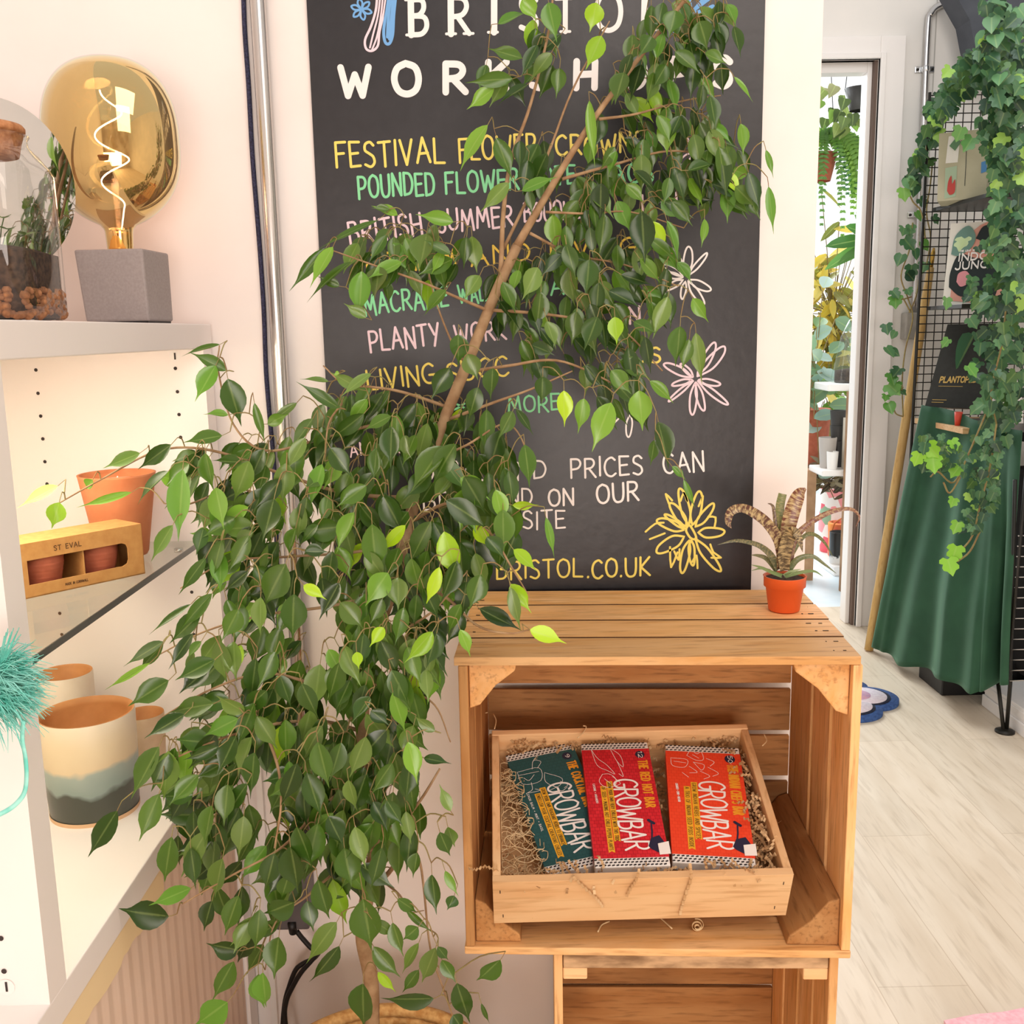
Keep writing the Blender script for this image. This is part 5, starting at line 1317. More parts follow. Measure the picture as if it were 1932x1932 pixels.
CL = [([(1310, 190), (1400, 230), (1440, 320), (1445, 400), (1370, 400), (1290, 300)], 46, (.0, .07)), ([(1270, 0), (1395, 0), (1402, 110), (1375, 190), (1280, 130)], 34, (.0, .07)), ([(930, 230), (1000, 230), (1080, 330), (1000, 410), (950, 350)], 16, (.0, .05)), ([(880, 150), (960, 60), (1000, 150), (940, 210)], 9, (.0, .04)),
      ([(1080, 330), (1130, 200), (1190, 60), (1230, 0), (1360, 0), (1380, 90), (1345, 190), (1390, 260), (1420, 350), (1340, 380), (1310, 500), (1300, 590), (1270, 640), (1230, 720), (1230, 800), (1150, 790), (1080, 700), (1000, 720), (960, 640), (990, 480), (1040, 400)], 340, (.00, .12)),
      ([(960, 100), (1010, 30), (1080, 60), (1060, 150), (1000, 230), (960, 200)], 14, (.0, .06)), ([(900, 560), (960, 470), (1010, 500), (1000, 620), (930, 640)], 26, (.02, .1)),
      ([(620, 470), (700, 430), (850, 410), (930, 470), (910, 560), (820, 580), (730, 560), (650, 530)], 62, (.0, .08)),
      ([(600, 740), (700, 720), (850, 760), (960, 770), (985, 860), (1000, 960), (960, 1060), (900, 1160), (850, 1240), (740, 1260), (640, 1180), (560, 1050), (520, 880)], 330, (.01, .15)),
      ([(270, 855), (340, 840), (480, 820), (560, 790), (560, 1000), (560, 1180), (430, 1200), (370, 1080), (330, 980), (300, 920)], 135, (.01, .12)),
      ([(300, 1250), (420, 1190), (560, 1170), (680, 1230), (790, 1260), (830, 1300), (780, 1420), (790, 1520), (720, 1600), (690, 1680), (590, 1720), (480, 1760), (400, 1740), (360, 1660), (300, 1560), (270, 1430), (320, 1330)], 340, (.01, .16)),
      ([(620, 1140), (760, 1170), (860, 1170), (850, 1290), (760, 1340), (640, 1300)], 74, (.01, .10)), ([(600, 1480), (790, 1430), (800, 1600), (710, 1720), (600, 1740)], 70, (.02, .12)), ([(700, 1290), (800, 1280), (840, 1400), (780, 1440), (700, 1440)], 22, (.03, .1)),
      ([(400, 1700), (500, 1700), (520, 1800), (470, 1840), (420, 1790)], 12, (.01, .06))]
for poly, cnt, (d0, d1) in CL:
    xs = [p[0] for p in poly]; ys_ = [p[1] for p in poly]; k_ = 0
    while k_ < cnt:
        x = rn.uniform(min(xs), max(xs)); y = rn.uniform(min(ys_), max(ys_))
        if not inside(x, y, poly): continue
        k_ += 1
        dz = rn.uniform(d0, d1); ln = rn.uniform(48, 76) if y < 700 else (rn.uniform(55, 88) if y < 1250 else rn.uniform(62, 98))
        side = (x - np.interp(y, [0, 250, 500, 800, 1000, 1300, 1900], [1220, 1110, 960, 850, 770, 690, 690])) / 260
        a_ = math.radians(90) - side * .55 + rn.gauss(0, .45)
        tx = x + ln * math.cos(a_) * rn.uniform(.7, 1); ty = y + ln * math.sin(a_)
        if not inside(tx, ty - 25, poly): continue
        r = rn.random(); put(x, y, tx, ty, ln * (rn.uniform(.32, .47) if y < 900 else rn.uniform(.38, .52)), 'y' if r < .015 else ('m' if r < .10 else 'g'), dz)
grow_twigs()
fo.build('foliage', M_leaf, fig)
tw.build('twigs', M_twig, fig)

# ------------------------------------------------------------------ turquoise tassel at the left edge
tc_ = aY(-8, 1292, .80)
ta_ = thing('raffia_tassel', 'fluffy turquoise raffia tassel at the left edge beside the white panel', 'tassel', tuple(tc_))
rn = random.Random(12); m = MB()
M_mint = noisy('turquoise_raffia', '#6ad6c6', '#a6ebe0', 60, .6)
for i in range(1200):
    a_ = rn.gauss(0.15, .9); b_ = rn.gauss(0, .5); ln = rn.uniform(.025, .046)
    d = V((math.cos(a_) * math.cos(b_), -math.sin(b_) * .8, math.sin(a_) * .55)); d.normalize()
    p = tc_ + V((rn.uniform(-.03, .006), rn.uniform(-.015, .015), rn.uniform(-.018, .014)))
    q = p + d * ln * .6 + V((0, 0, rn.uniform(-.003, .004))); e_ = p + d * ln + V((0, 0, -rn.uniform(.0, .012)))
    m.tube([tuple(p), tuple(q), tuple(e_)], [.0007, .0006, .0002], 3, False)
m.build('raffia_strands', M_mint, ta_)
m = MB()
for i in range(10):
    x = rn.uniform(-5, 60); y = 1230; m.tube(smooth([tuple(aY(-10, 1290, .8)), tuple(aY(0 + i * 2, 1240 - i, .79)), tuple(aY(8 + i * 3.5, 1200 - (i * 7) % 20, .785))], 4), .0004, 3, False)
m.build('loose_strands', M_mint, ta_)
RP = [(44, 1360), (42, 1395), (48, 1430), (50, 1465), (46, 1495), (32, 1515), (12, 1530), (-20, 1545)]
m = MB(); P3 = [V(q) for q in smooth([tuple(aY(x, y, .79)) for x, y in RP], 5)]; vs = []
for i, p in enumerate(P3):
    d = (P3[min(i + 1, len(P3) - 1)] - P3[max(i - 1, 0)]).normalized(); s_ = d.cross(V((.3, 1, 0))).normalized() * .0021; vs += [tuple(p - s_), tuple(p + s_)]
m.add(vs, [(2 * i, 2 * i + 1, 2 * i + 3, 2 * i + 2) for i in range(len(P3) - 1)], True); m.build('ribbon', M_mint, ta_, solid=.0004)
# ------------------------------------------------------------------ right side: pipe, junction box, broom handle
YD2 = YD - .016
t = MB(); pp = [aY(1800, -22, YD2), aY(1776, -6, YD2), aY(1757, 8, YD2), aY(1748, 60, YD2), aY(1735, 240, YD2), aY(1712, 560, YD2), aY(1706, 640, YD2)]
xt = aY(1750, 60, YD2).x; zbx = aY(1712, 600, YD2).z; ztp = aY(1750, 40, YD2).z
t.tube(smooth([(xt + .12, YD2, ztp + .075), (xt + .05, YD2, ztp + .06), (xt + .012, YD2, ztp + .03), (xt, YD2, ztp - .05), (xt + .004, YD2, 1.9), (xt + .004, YD2, zbx)], 6), .0135, 14)
o = t.build('bent_conduit', M_steel, None, (xt, YD2, zbx)); tag(o, 'steel conduit bent at the top on the far wall beside the doorway', 'pipe')
for i, (x, y) in enumerate([(1745, 130), (1720, 405)]):
    c = aY(x, y, YD2); sd = thing('pipe_clip', ['chrome saddle clip on the upper far conduit', 'chrome saddle clip on the far conduit half hidden by ivy'][i], 'pipe clip', (xt, YD - .002, c.z), 'saddle clips on the far conduit')
    m = MB(); m.box((xt - .038, YD - .006, c.z - .012), (xt + .040, YD - .0005, c.z + .012)); m.tube([(xt + .001, YD2, c.z - .011), (xt + .001, YD2, c.z + .011)], .0155, 14); m.build('saddle', M_chrome, sd, bevel=.002)
    for dx in (-.028, .030):
        m = MB(); m.tube([(xt + dx, YD - .0062, c.z), (xt + dx, YD - .0085, c.z)], .0055, 10); m.build('screw', M_blackmetal, sd)
p0 = aY(1699, 590, YD - .06); p1 = aY(1735, 640, YD - .06); p0.x = xt - .045; p1.x = xt + .045
m = MB(); m.box((p0.x, YD - .06, p1.z), (p1.x, YD - .001, p0.z)); jb = thing('junction_box', 'grey square junction box on the far wall behind the wooden handle', 'electrical box', tuple((p0 + p1) / 2)); m.build('box_body', noisy('grey_box', '#a9a49c', '#9a958d', 20, .6), jb, bevel=.006)
m = MB(); m.box((p1.x - .03, YD - .0606, p0.z - .04), (p1.x - .012, YD - .0601, p0.z - .02)); m.build('box_sticker', M_paperw, jb)
bt = aY(1756, 505, 3.98); bb_ = aZ(1639, 1228, 0); bb_.z = .004
br_ = thing('wooden_pole', 'long pale wooden pole leaning against the far wall beside the green cloth', 'pole', tuple(bb_))
m = MB(); S = [bb_ + (bt - bb_) * (i / 12) for i in range(13)]; m.tube([tuple(s) for s in S], [.0175] * 11 + [.0165, .013], 16); m.build('pole_shaft', wood('pole_wood', '#dcb878', '#cfa664', '#a87f45', 2, .5, .2), br_)
d = (bt - bb_).normalized(); m = MB(); m.tube([tuple(bt - d * .01), tuple(bt + d * .055), tuple(bt + d * .075)], [.0085, .0085, .004], 12); m.build('brass_ferrule', mat('brass', '#b8924a', .3, 1.0), br_)
# dark hanging bracket at the top
m = MB(); q = [(1792, -30), (1812, 6), (1830, 38), (1838, 82), (1850, 130), (1960, 150), (1960, -30)]
P = [aY(x, y, 4.0) for x, y in q]
n = len(P); vs = [tuple(p) for p in P] + [tuple(p + V((0, .12, 0))) for p in P]
m.add(vs, [tuple(range(n - 1, -1, -1)), tuple(range(n, 2 * n))] + [(i, (i + 1) % n, n + (i + 1) % n, n + i) for i in range(n)])
o = m.build('canopy_panel', noisy('slate_paint', '#4b4f57', '#40444c', 12, .7), None, tuple(P[3])); tag(o, 'dark slate curved canopy panel behind the top of the ivy', 'panel')

# ------------------------------------------------------------------ black wire display rack with shelves
YR = 3.86
rk = thing('wire_rack', 'black wire grid display rack with shelves under the trailing ivy', 'rack', (1.95, YR, 0))
gx0 = aY(1722, 800, YR).x; gz0 = .92; gz1 = aY(1770, 175, YR).z; gx1 = 2.2
cell = .0305 * YR / 3.75
m = MB(); x = gx0
while x < gx1: m.tube([(x, YR, gz0), (x, YR, gz1)], .0021, 5, False); x += cell
z = gz0
while z < gz1: m.tube([(gx0, YR - .003, z), (gx1, YR - .003, z)], .0021, 5, False); z += cell
m.build('grid_panel', M_blackmetal, rk)
m = MB(); m.tube([(gx0 - .004, YR - .008, .0), (gx0 - .004, YR - .008, gz1)], .006, 8); m.build('upright', M_blackmetal, rk)
YS = 3.55
for i, (py, d) in enumerate([(373, .3), (575, .3), (802, .28)]):
    zz = aY(1780, py, YS).z; xl = aY([1762, 1752, 1788][i], py, YS).x
    m = MB()
    if i < 2:
        xb = aY([1763, 1752][i], py, YR - .02).x; q = aY([1862, 1815][i], [350, 572][i], YS - .1)
        m.prism([(xb, YR - .012), (xb + .004, YR - .03), (q.x, YS - .1), (2.22, YS - .14), (2.22, YR - .012)], lambda a, b_, h: (a, b_, zz - .014 + h), .014)
    else: m.box((xl, YS - .12, zz - .02), (2.22, YR - .02, zz))
    m.build('rack_shelf', M_blackmetal if i < 2 else M_tray[0], rk, bevel=.001)
z_s1 = aY(1780, 373, YS).z; z_s2 = aY(1780, 575, YS).z; z_s3 = aY(1780, 802, YS).z


def cover(name, label, cat, tl, tr_c, bl, br_c, Ys, z, tk, body, arts, grp=None):
    """upright book or box: front face from four photo corners on the vertical plane through two depths"""
    A = aY(*bl, Ys[0]); B = aY(*br_c, Ys[1]); A.z = B.z = z
    T = aY(*tl, Ys[0] + .02); h = T.z - z; ex = (B - A); w = ex.length; ex.normalize(); lean = .03
    ez = (V((T.x - A.x, T.y - A.y, 0)) + V((0, 0, h))); hh = ez.length; ez.normalize()
    n = ex.cross(ez).normalized()
    if n.y > 0: n = -n
    P = lambda a, b_, c=0: A + ex * (a * w) + ez * (b_ * hh) + n * c
    r = thing(name, label, cat, tuple(P(.5, 0, -tk / 2)), grp)
    m = MB(); m.hexa([P(0, 0, -tk), P(1, 0, -tk), P(1, 0, 0), P(0, 0, 0), P(0, 1, -tk), P(1, 1, -tk), P(1, 1, 0), P(0, 1, 0)]); m.build('pages' if cat != 'box' else 'carton', M_paperw if cat != 'box' else body, r)
    if cat != 'box':
        m = MB(); m.hexa([P(0, 0, 0), P(1, 0, 0), P(1, 0, .002), P(0, 0, .002), P(0, 1, 0), P(1, 1, 0), P(1, 1, .002), P(0, 1, .002)]); m.build('front_cover', body, r)
    return r, P, w, hh


M_sage = noisy('sage_card', '#bcb69a', '#b0aa8d', 12, .7)
r, P, w, h = cover('card_box', 'sage green box with printed panels on the upper rack shelf', 'box', (1772, 252), (1866, 235), (1769, 366), (1862, 352), (3.66, 3.58), z_s1 + .001, .10, M_sage, None)
fr3 = lambda a, b_, c: P(a, b_, c + .0015)
def patch(par, nm, poly, mt, c=.001):
    if len(poly) > 4: poly = [tuple(q) for q in smooth(list(poly) + [poly[0]], 5)[:-1]]
    m = MB(); m.add([tuple(P(a, b_, c)) for a, b_ in poly], [tuple(range(len(poly)))]); m.build(nm, mt, par, solid=.0006)
M_wht = mat('card_white', '#e6e2d8', .7); M_grn = mat('print_green', '#5f8460', .7); M_redp = mat('print_red', '#c0473f', .7); M_bluep = mat('print_blue', '#4f87bb', .7); M_pinkp = mat('print_pink', '#e2a391', .7); M_dk = mat('print_dark', '#1f2a2b', .7)
patch(r, 'printed_card', [(.15, .55), (.40, .55), (.44, .96), (.20, .94)], M_wht); patch(r, 'printed_card', [(.15, .03), (.38, .05), (.39, .50), (.15, .48)], mat('print_mint', '#a9bda0', .7))
patch(r, 'printed_flower', [(.2, .14), (.26, .08), (.36, .12), (.36, .3), (.30, .24), (.28, .36), (.22, .28)], M_redp, .003)
m = MB(); m.stroke([(.56, .2), (.57, .5), (.57, .74)], .012, fr3, 0); [m.stroke([(.57, .74), (.57 + dx, .74 + dy)], .012, fr3, 0) for dx, dy in ((-.1, .12), (.09, .13), (-.03, .17), (.16, .06), (.05, .18))]; m.build('printed_stem', M_dk, r)
patch(r, 'printed_leaf', [(.22, .80), (.34, .72), (.46, .84), (.36, .92)], M_grn, .003); patch(r, 'printed_label', [(.88, .36), (.99, .38), (.99, .54), (.88, .52)], M_bluep)

r, P, w, h = cover('magazine', 'magazine with pink and dark green leaf cover on the middle rack shelf', 'magazine', (1794, 422), (1896, 412), (1778, 571), (1890, 571), (3.70, 3.62), z_s2 + .001, .012, mat('cover_cream', '#ece8dd', .5), None)
patch(r, 'printed_shape', [(.12, .05), (.96, .03), (.97, .5), (.9, .94), (.5, .96), (.16, .6)], M_pinkp, .0035)
patch(r, 'printed_shape', [(.08, .22), (.3, .1), (.6, .12), (.86, .06), (.9, .54), (.5, .56), (.2, .62), (.08, .4)], M_dk, .005)
patch(r, 'printed_leaf', [(.06, .62), (.1, .84), (.3, .96), (.44, .84), (.4, .7), (.2, .6)], mat('print_teal', '#6f9488', .7), .0065); patch(r, 'printed_leaf', [(.45, .8), (.55, .94), (.72, .94), (.78, .8), (.66, .74)], M_dk, .0065)
patch(r, 'printed_flower', [(.2, .28), (.28, .22), (.38, .25), (.42, .34), (.34, .41), (.22, .38)], mat('print_rose', '#e79aa0', .7), .0075)
m = MB(); fr4 = lambda a, b_, c: P(a, b_, .0085 + c); write(m, 'INDOOR', (.20, .535), (.98, .555), .085, .021, fr4, .22, 0, None, 0); write(m, 'JUNGLE', (.16, .43), (.96, .45), .085, .021, fr4, .22, 0, None, 0); write(m, 'THE LEAF SUPPLY GUIDE', (.20, .645), (.70, .652), .018, .008, fr4, .25, 0, None, 0); m.build('printed_title', M_whiteprint, r)

r, P, w, h = cover('plant_book', 'tall dark book with a single leaf on its cover below the magazine', 'book', (1788, 612), (1862, 620), (1745, 766), (1856, 779), (3.72, 3.60), aY(1745, 768, 3.72).z, .03, noisy('charcoal_cloth', '#2b2c29', '#252622', 60, .7), None)
m = MB(); fr5 = lambda a, b_, c: P(a, b_, .004 + c); write(m, 'PLANTOPEDIA', (.14, .30), (.86, .31), .065, .018, fr5, .2, 0, None, 0); m.stroke([(.14, .255), (.55, .255)], .005, fr5, 0); m.stroke([(.10, .09), (.34, .09)], .006, fr5, 0); m.stroke([(.10, .06), (.3, .06)], .006, fr5, 0); m.build('printed_title', mat('gold_foil', '#c9a85e', .4, .3), r)
m = MB(); m.c = lin('#3f7a52'); leaf(m, P(.50, .87, .005), P(.36, .46, .005), w * .42, V((0, -1, 0)), 0, .02, prof=[(0, .5), (.1, .95), (.3, 1), (.55, .8), (.8, .42), (1, .02)]); m.build('printed_leaf', M_leaf2, r)
# small red pot and white pot on the wood shelf
for i, (nm, lb, px, py, wpx, hpx, mt, Yq) in enumerate([('small_red_pot', 'tiny red pot on the pale wood shelf in front of the dark book', 1810, 757, 15, 26, mat('red_plastic', '#d2452f', .5), 3.52), ('coral_pot', 'coral pot on the pale wood shelf behind the ivy strands', 1870, 752, 24, 34, mat('coral_clay', '#d98a6a', .7), 3.55)]):
    c = aY(px, py, Yq); r_ = wpx / 2 / F * Yq; hq = hpx / F * Yq; o = thing(nm, lb, 'pot', (c.x, Yq, z_s3))
    m = MB(); m.lathe((c.x, Yq, z_s3), [(r_ * .75, 0), (r_, hq), (r_ * .9, hq), (r_ * .8, hq * .7)], 24); m.build('pot_wall', mt, o)
    m = MB(); m.lathe((c.x, Yq, z_s3), [(r_ * .88, hq * .8), (.001, hq * .82)], 20, caps=False); m.build('soil', M_soil, o)
c = aY(1915, 690, 3.5); m = MB(); pw = .055
wb_ = thing('paper_bag', 'white printed packet at the right end of the pale wood shelf', 'packet', (c.x, 3.55, z_s3)); m.hexa([(c.x - pw, 3.52, z_s3), (c.x + pw, 3.52, z_s3), (c.x + pw, 3.56, z_s3), (c.x - pw, 3.56, z_s3), (c.x - pw * .7, 3.535, z_s3 + .17), (c.x + pw * .7, 3.535, z_s3 + .17), (c.x + pw * .7, 3.545, z_s3 + .17), (c.x - pw * .7, 3.545, z_s3 + .17)]); m.build('packet_body', M_paperw, wb_)

# ------------------------------------------------------------------ green velvet cloth over the console
M_vel = noisy('green_velvet', '#2a4b37', '#31563f', 9, .75, spec=.2); _n, _l, _b = nodes(M_vel); _b.inputs['Sheen Weight'].default_value = .45; _b.inputs['Sheen Tint'].default_value = lin('#9fd0b0'); _b.inputs['Sheen Roughness'].default_value = .35
TOPL = [(0, 1740, 764, 3.72), (.12, 1765, 768, 3.66), (.3, 1800, 775, 3.56), (.5, 1835, 790, 3.44), (.7, 1870, 800, 3.32), (.88, 1900, 808, 3.18), (1, 1930, 812, 3.10)]
BOTL = [(0, 1646, 1236, 3.86), (.12, 1672, 1245, 3.78), (.3, 1725, 1258, 3.54), (.5, 1778, 1280, 3.28), (.7, 1838, 1306, 3.10), (.8, 1862, 1300, 3.07), (.9, 1884, 1288, 3.04), (1, 1906, 1290, 3.0)]


def lerp(tab, u):
    us = [t[0] for t in tab]; return [float(np.interp(u, us, [t[i] for t in tab])) for i in (1, 2, 3)]


def clothpt(u, v_):
    a = aY(*lerp(TOPL, u)); b_ = aY(*lerp(BOTL, u)); b_.z = max(b_.z, .03)
    p = a + (b_ - a) * v_ + V((-.02, -.03, 0)) * math.sin(v_ * math.pi) * .3
    amp = .012 + .040 * v_
    f = .55 * math.sin(u * 27 + 1.2 * v_) + .35 * math.sin(u * 14.5 - v_ * 2.0 + 1) + (1.5 * math.exp(-((u - .80) / .035) ** 2) - 2.6 * math.exp(-((u - .89) / .025) ** 2)) * v_ + .5 * math.exp(-((u - .10) / .03) ** 2)
    sw = .5 * math.exp(-((v_ - .55 - .25 * u) / .18) ** 2) * math.sin(u * math.pi)
    return p + V((-.75, -.66, 0)) * amp * (f + sw) * .8


m = MB(); m.grid(clothpt, 130, 40)
o = m.build('velvet_cloth', M_vel, None, tuple(clothpt(.5, 1)), solid=.003); tag(o, 'green velvet cloth draped over the console to the floor', 'cloth')
cons = thing('console_table', 'narrow console with hairpin legs under the green velvet cloth', 'table', (1.85, 3.45, 0))
zc = aY(1835, 795, 3.5).z - .012
m = MB(); A = aY(1745, 770, 3.76); B = aY(1930, 815, 3.16)
m.hexa([(A.x + .02, A.y - .03, zc - .03), (B.x + .05, B.y, zc - .03), (2.2, B.y, zc - .03), (2.2, A.y, zc - .03), (A.x + .02, A.y - .03, zc), (B.x + .05, B.y, zc), (2.2, B.y, zc), (2.2, A.y, zc)]); m.build('console_top', M_blackmetal, cons)
ft = aZ(1896, 1378, .006)
m = MB(); tp1 = aY(1880, 1262, ft.y + .10); m.tube([tuple(ft + V((-.005, 0, .004))), tuple(tp1)], .0065, 8); m.tube([tuple(ft + V((.005, 0, .004))), tuple(aY(1906, 1290, ft.y)), tuple(aY(1915, 905, ft.y - .02))], .0065, 8); m.build('hairpin_leg', M_blackmetal, cons)
m = MB(); m.lathe((ft.x, ft.y, 0), [(.030, 0), (.030, .006), (.018, .012), (.004, .013)], 24); m.build('foot_disc', M_blackmetal, cons)
# white wire grid at the right edge
wg = thing('wire_grid', 'black wire grid panel at the right edge beside the green cloth', 'grid panel', (1.72, 2.98, 0))
YG = 3.02; m = MB(); x0 = aY(1914, 1100, YG).x
for i in range(15):
    z = aY(1914, 1284 - i * 19.5, YG).z; m.tube([(x0, YG, z), (x0 + .5, YG + .0, z)], .0024, 6)
m.build('grid_bars', M_steel, wg)
m = MB(); m.tube([(x0, YG, aY(1914, 1290, YG).z), (x0 + .012, YG, aY(1914, 885, YG).z)], .0055, 8); m.build('grid_post', M_blackmetal, wg)
m = MB(); A = aZ(1856, 1330, 0); bp_ = thing('white_plinth', 'white moulded plinth on the floor under the wire grid', 'plinth', (1.75, 3.05, 0))
m.box((A.x, 2.2, 0), (A.x + .35, A.y, .085)); m.box((A.x - .008, 2.2, 0), (A.x, A.y, .04)); m.box((A.x - .004, 2.2, .05), (A.x, A.y, .075)); m.build('plinth_body', M_trim, bp_, bevel=.003)
m = MB(); A = aZ(1776, 1313, 0); m.box((A.x, A.y, 0), (A.x + .3, A.y + .2, .12)); o = m.build('black_box', M_blackcable, None, (A.x + .15, A.y + .1, 0), bevel=.004); tag(o, 'black box on the floor just under the hem of the green cloth', 'box')
m = MB(); m.box((1.78, 3.06, .09), (2.2, 3.5, .8)); o = m.build('dark_cabinet', mat('very_dark_wood', '#1e1713', .8), None, (2.0, 3.3, .09)); tag(o, 'dark cabinet body behind the wire grid at the right edge', 'cabinet')

# ------------------------------------------------------------------ ivy
M_ivy = leafmat('ivy_leaf', .38, .18, .2)
ivy = thing('trailing_ivy', 'big trailing ivy cascading from above over the wire rack', 'climbing plant', tuple(aY(1880, 100, 3.3)))
rn = random.Random(404); im = MB(); iv = MB()
IVG = ['#375c3a', '#406843', '#2f5034', '#4a7249', '#294731', '#557f52', '#628e60', '#3d6640', '#486a34']
IVY_S = [(0, -.10), (.16, -.42), (.30, -.30), (.46, -.50), (.56, -.34), (.80, -.22), (1.0, 0)]


def ivyleaf(P, s, ang, nrm, c, lobed=True):
    n = V(nrm).normalized(); up = V((0, 0, 1)); u = (up - n * up.dot(n)).normalized(); sdx = u.cross(n)
    d = u * math.sin(ang) + sdx * math.cos(ang); e_ = d.cross(n)
    out = [(0, .03), (-.12, .22), (.02, .46), (.22, .52), (.30, .34), (.50, .44), (.66, .40), (.72, .22), (1.0, 0)] if lobed else [(0, .04), (-.1, .2), (.05, .42), (.3, .48), (.5, .42), (.72, .25), (1.0, 0)]
    L_ = [(a, b_) for a, b_ in out]; R_ = [(a, -b_) for a, b_ in out[::-1][1:]]
    vs = [P + d * s * .25 - n * .04 * s]; 
    for a, b_ in L_ + R_: vs.append(P + d * a * s + e_ * b_ * s + n * s * (abs(b_) * .22 - .25 * max(0, a - .4) ** 2))
    k_ = len(vs) - 1; im.c = lin(c)
    uv = [(.5, 0)] + [(.5 + b_, a) for a, b_ in L_ + R_]
    im.add([tuple(x) for x in vs], [(0, 1 + i, 1 + (i + 1) % k_) for i in range(k_)], True, uv)


def ivput(x, y, Y, s, c=None, lobed=None):
    P = aY(x, y, Y); ivyleaf(P, s / F * Y, rn.uniform(-2.4, -.7), (rn.gauss(-.25, .4), -1, rn.gauss(.35, .4)), c or rn.choice(IVG), rn.random() < .7 if lobed is None else lobed)


IVC = [([(1840, 95), (1870, 40), (1850, 0), (1932, 0), (1932, 570), (1900, 560), (1870, 430), (1870, 330), (1900, 240), (1860, 190)], 400, (3.05, 3.35), 27),
       ([(1860, 80), (1880, 130), (1840, 160), (1790, 195), (1775, 240), (1760, 220), (1780, 140), (1820, 105)], 95, (3.35, 3.65), 25),
       ([(1758, 170), (1785, 180), (1770, 260), (1755, 300), (1725, 345), (1705, 345), (1712, 310), (1738, 270), (1750, 220)], 60, (3.7, 3.9), 22),
       ([(1850, 560), (1932, 540), (1932, 760), (1900, 830), (1860, 800), (1835, 720), (1850, 640)], 150, (3.0, 3.3), 24),
       ([(1830, 440), (1890, 430), (1890, 600), (1850, 640), (1820, 600)], 34, (3.1, 3.4), 22), ([(1840, 800), (1900, 820), (1880, 940), (1850, 1010), (1815, 1000), (1830, 900)], 70, (2.95, 3.15), 18),
       ([(1800, 840), (1880, 830), (1870, 900), (1810, 890)], 26, (2.95, 3.1), 18), ([(1735, 820), (1800, 815), (1800, 880), (1745, 880)], 22, (2.98, 3.1), 20), ([(1852, 220), (1890, 230), (1880, 330), (1850, 260)], 26, (3.2, 3.4), 24)]
for poly, cnt, (y0, y1), s in IVC:
    xs = [p[0] for p in poly]; ys_ = [p[1] for p in poly]; k_ = 0
    while k_ < cnt:
        x = rn.uniform(min(xs), max(xs)); y = rn.uniform(min(ys_), max(ys_))
        if not inside(x, y, poly): continue
        k_ += 1; c = None
        if rn.random() < .06: c = '#9cc45a'
        ivput(x, y, rn.uniform(y0, y1), s * rn.uniform(.75, 1.2), c)
VINES = [([(1775, 190), (1752, 250), (1745, 290), (1722, 320), (1712, 350), (1722, 380), (1738, 400), (1746, 450)], 3.85), ([(1760, 300), (1755, 350), (1748, 400), (1756, 450), (1748, 500)], 3.88), ([(1722, 420), (1716, 470), (1700, 520), (1712, 560), (1722, 600), (1708, 660), (1702, 720), (1704, 786)], 3.9), ([(1735, 520), (1728, 560), (1715, 590)], 3.92),
         ([(1704, 786), (1690, 780), (1684, 762)], 3.9), ([(1704, 730), (1692, 740), (1686, 724)], 3.9), ([(1720, 560), (1700, 565), (1688, 560)], 3.9), ([(1718, 590), (1705, 565), (1695, 556)], 3.9), ([(1860, 780), (1830, 850), (1800, 910), (1770, 890), (1755, 900)], 3.05), ([(1880, 800), (1868, 880), (1850, 950), (1835, 1010), (1812, 1040)], 3.0), ([(1900, 560), (1890, 650), (1870, 740), (1880, 800)], 3.1), ([(1780, 910), (1792, 930), (1812, 900)], 3.0), ([(1806, 1060), (1830, 1040), (1850, 1000)], 3.0)]
for q, Y in VINES: iv.tube(smooth([tuple(aY(x, y, Y)) for x, y in q], 5), .0028, 6, False)
for (x, y, s) in [(1690, 560, 26), (1684, 548, 20), (1672, 612, 22), (1690, 625, 16), (1672, 655, 24), (1690, 700, 20), (1680, 705, 24), (1698, 695, 24), (1676, 725, 30), (1690, 722, 24), (1676, 760, 24), (1672, 745, 16), (1706, 450, 28), (1702, 480, 24), (1720, 500, 26), (1712, 515, 22), (1738, 455, 22), (1745, 495, 22), (1726, 470, 20), (1718, 425, 20), (1706, 430, 22), (1728, 400, 20), (1735, 375, 22), (1760, 408, 18), (1712, 545, 18), (1725, 345, 26), (1715, 330, 30), (1728, 300, 28), (1740, 260, 22), (1695, 735, 18), (1683, 660, 18)]:
    ivput(x, y, 3.90, s * 1.05, rn.choice(IVG[:6] + ['#5c8f3e', '#4f8238']))
for (x, y, s, c) in [(1750, 838, 34, '#8fc63a'), (1735, 855, 28, '#8fc63a'), (1795, 830, 24, '#7fba3a'), (1810, 880, 28, '#7db53c'), (1760, 862, 34, '#86bf3c'), (1805, 1030, 34, '#8ac43c'), (1788, 1055, 36, '#93cc3e'), (1800, 940, 22, '#7db53c'), (1808, 985, 26, '#7db53c'), (1790, 640, 20, '#5f8f45'), (1826, 690, 28, '#5c9440'), (1786, 562, 24, '#6f9c5c'), (1820, 450, 30, '#a8b887'), (1838, 560, 24, '#7ba060'), (1918, 277, 36, '#a4cf5e'), (1765, 205, 22, '#9cc45a'), (1705, 355, 26, '#79a84a'), (1815, 240, 28, '#6ea055'), (1835, 260, 30, '#5c8f4c'), (1860, 250, 30, '#5c8f4c')]:
    ivput(x, y, 3.0 if x > 1730 and y > 600 else (3.85 if x < 1780 and y < 500 else 3.3), s, c, True)
im.build('foliage', M_ivy, ivy); iv.build('vines', M_twig, ivy)

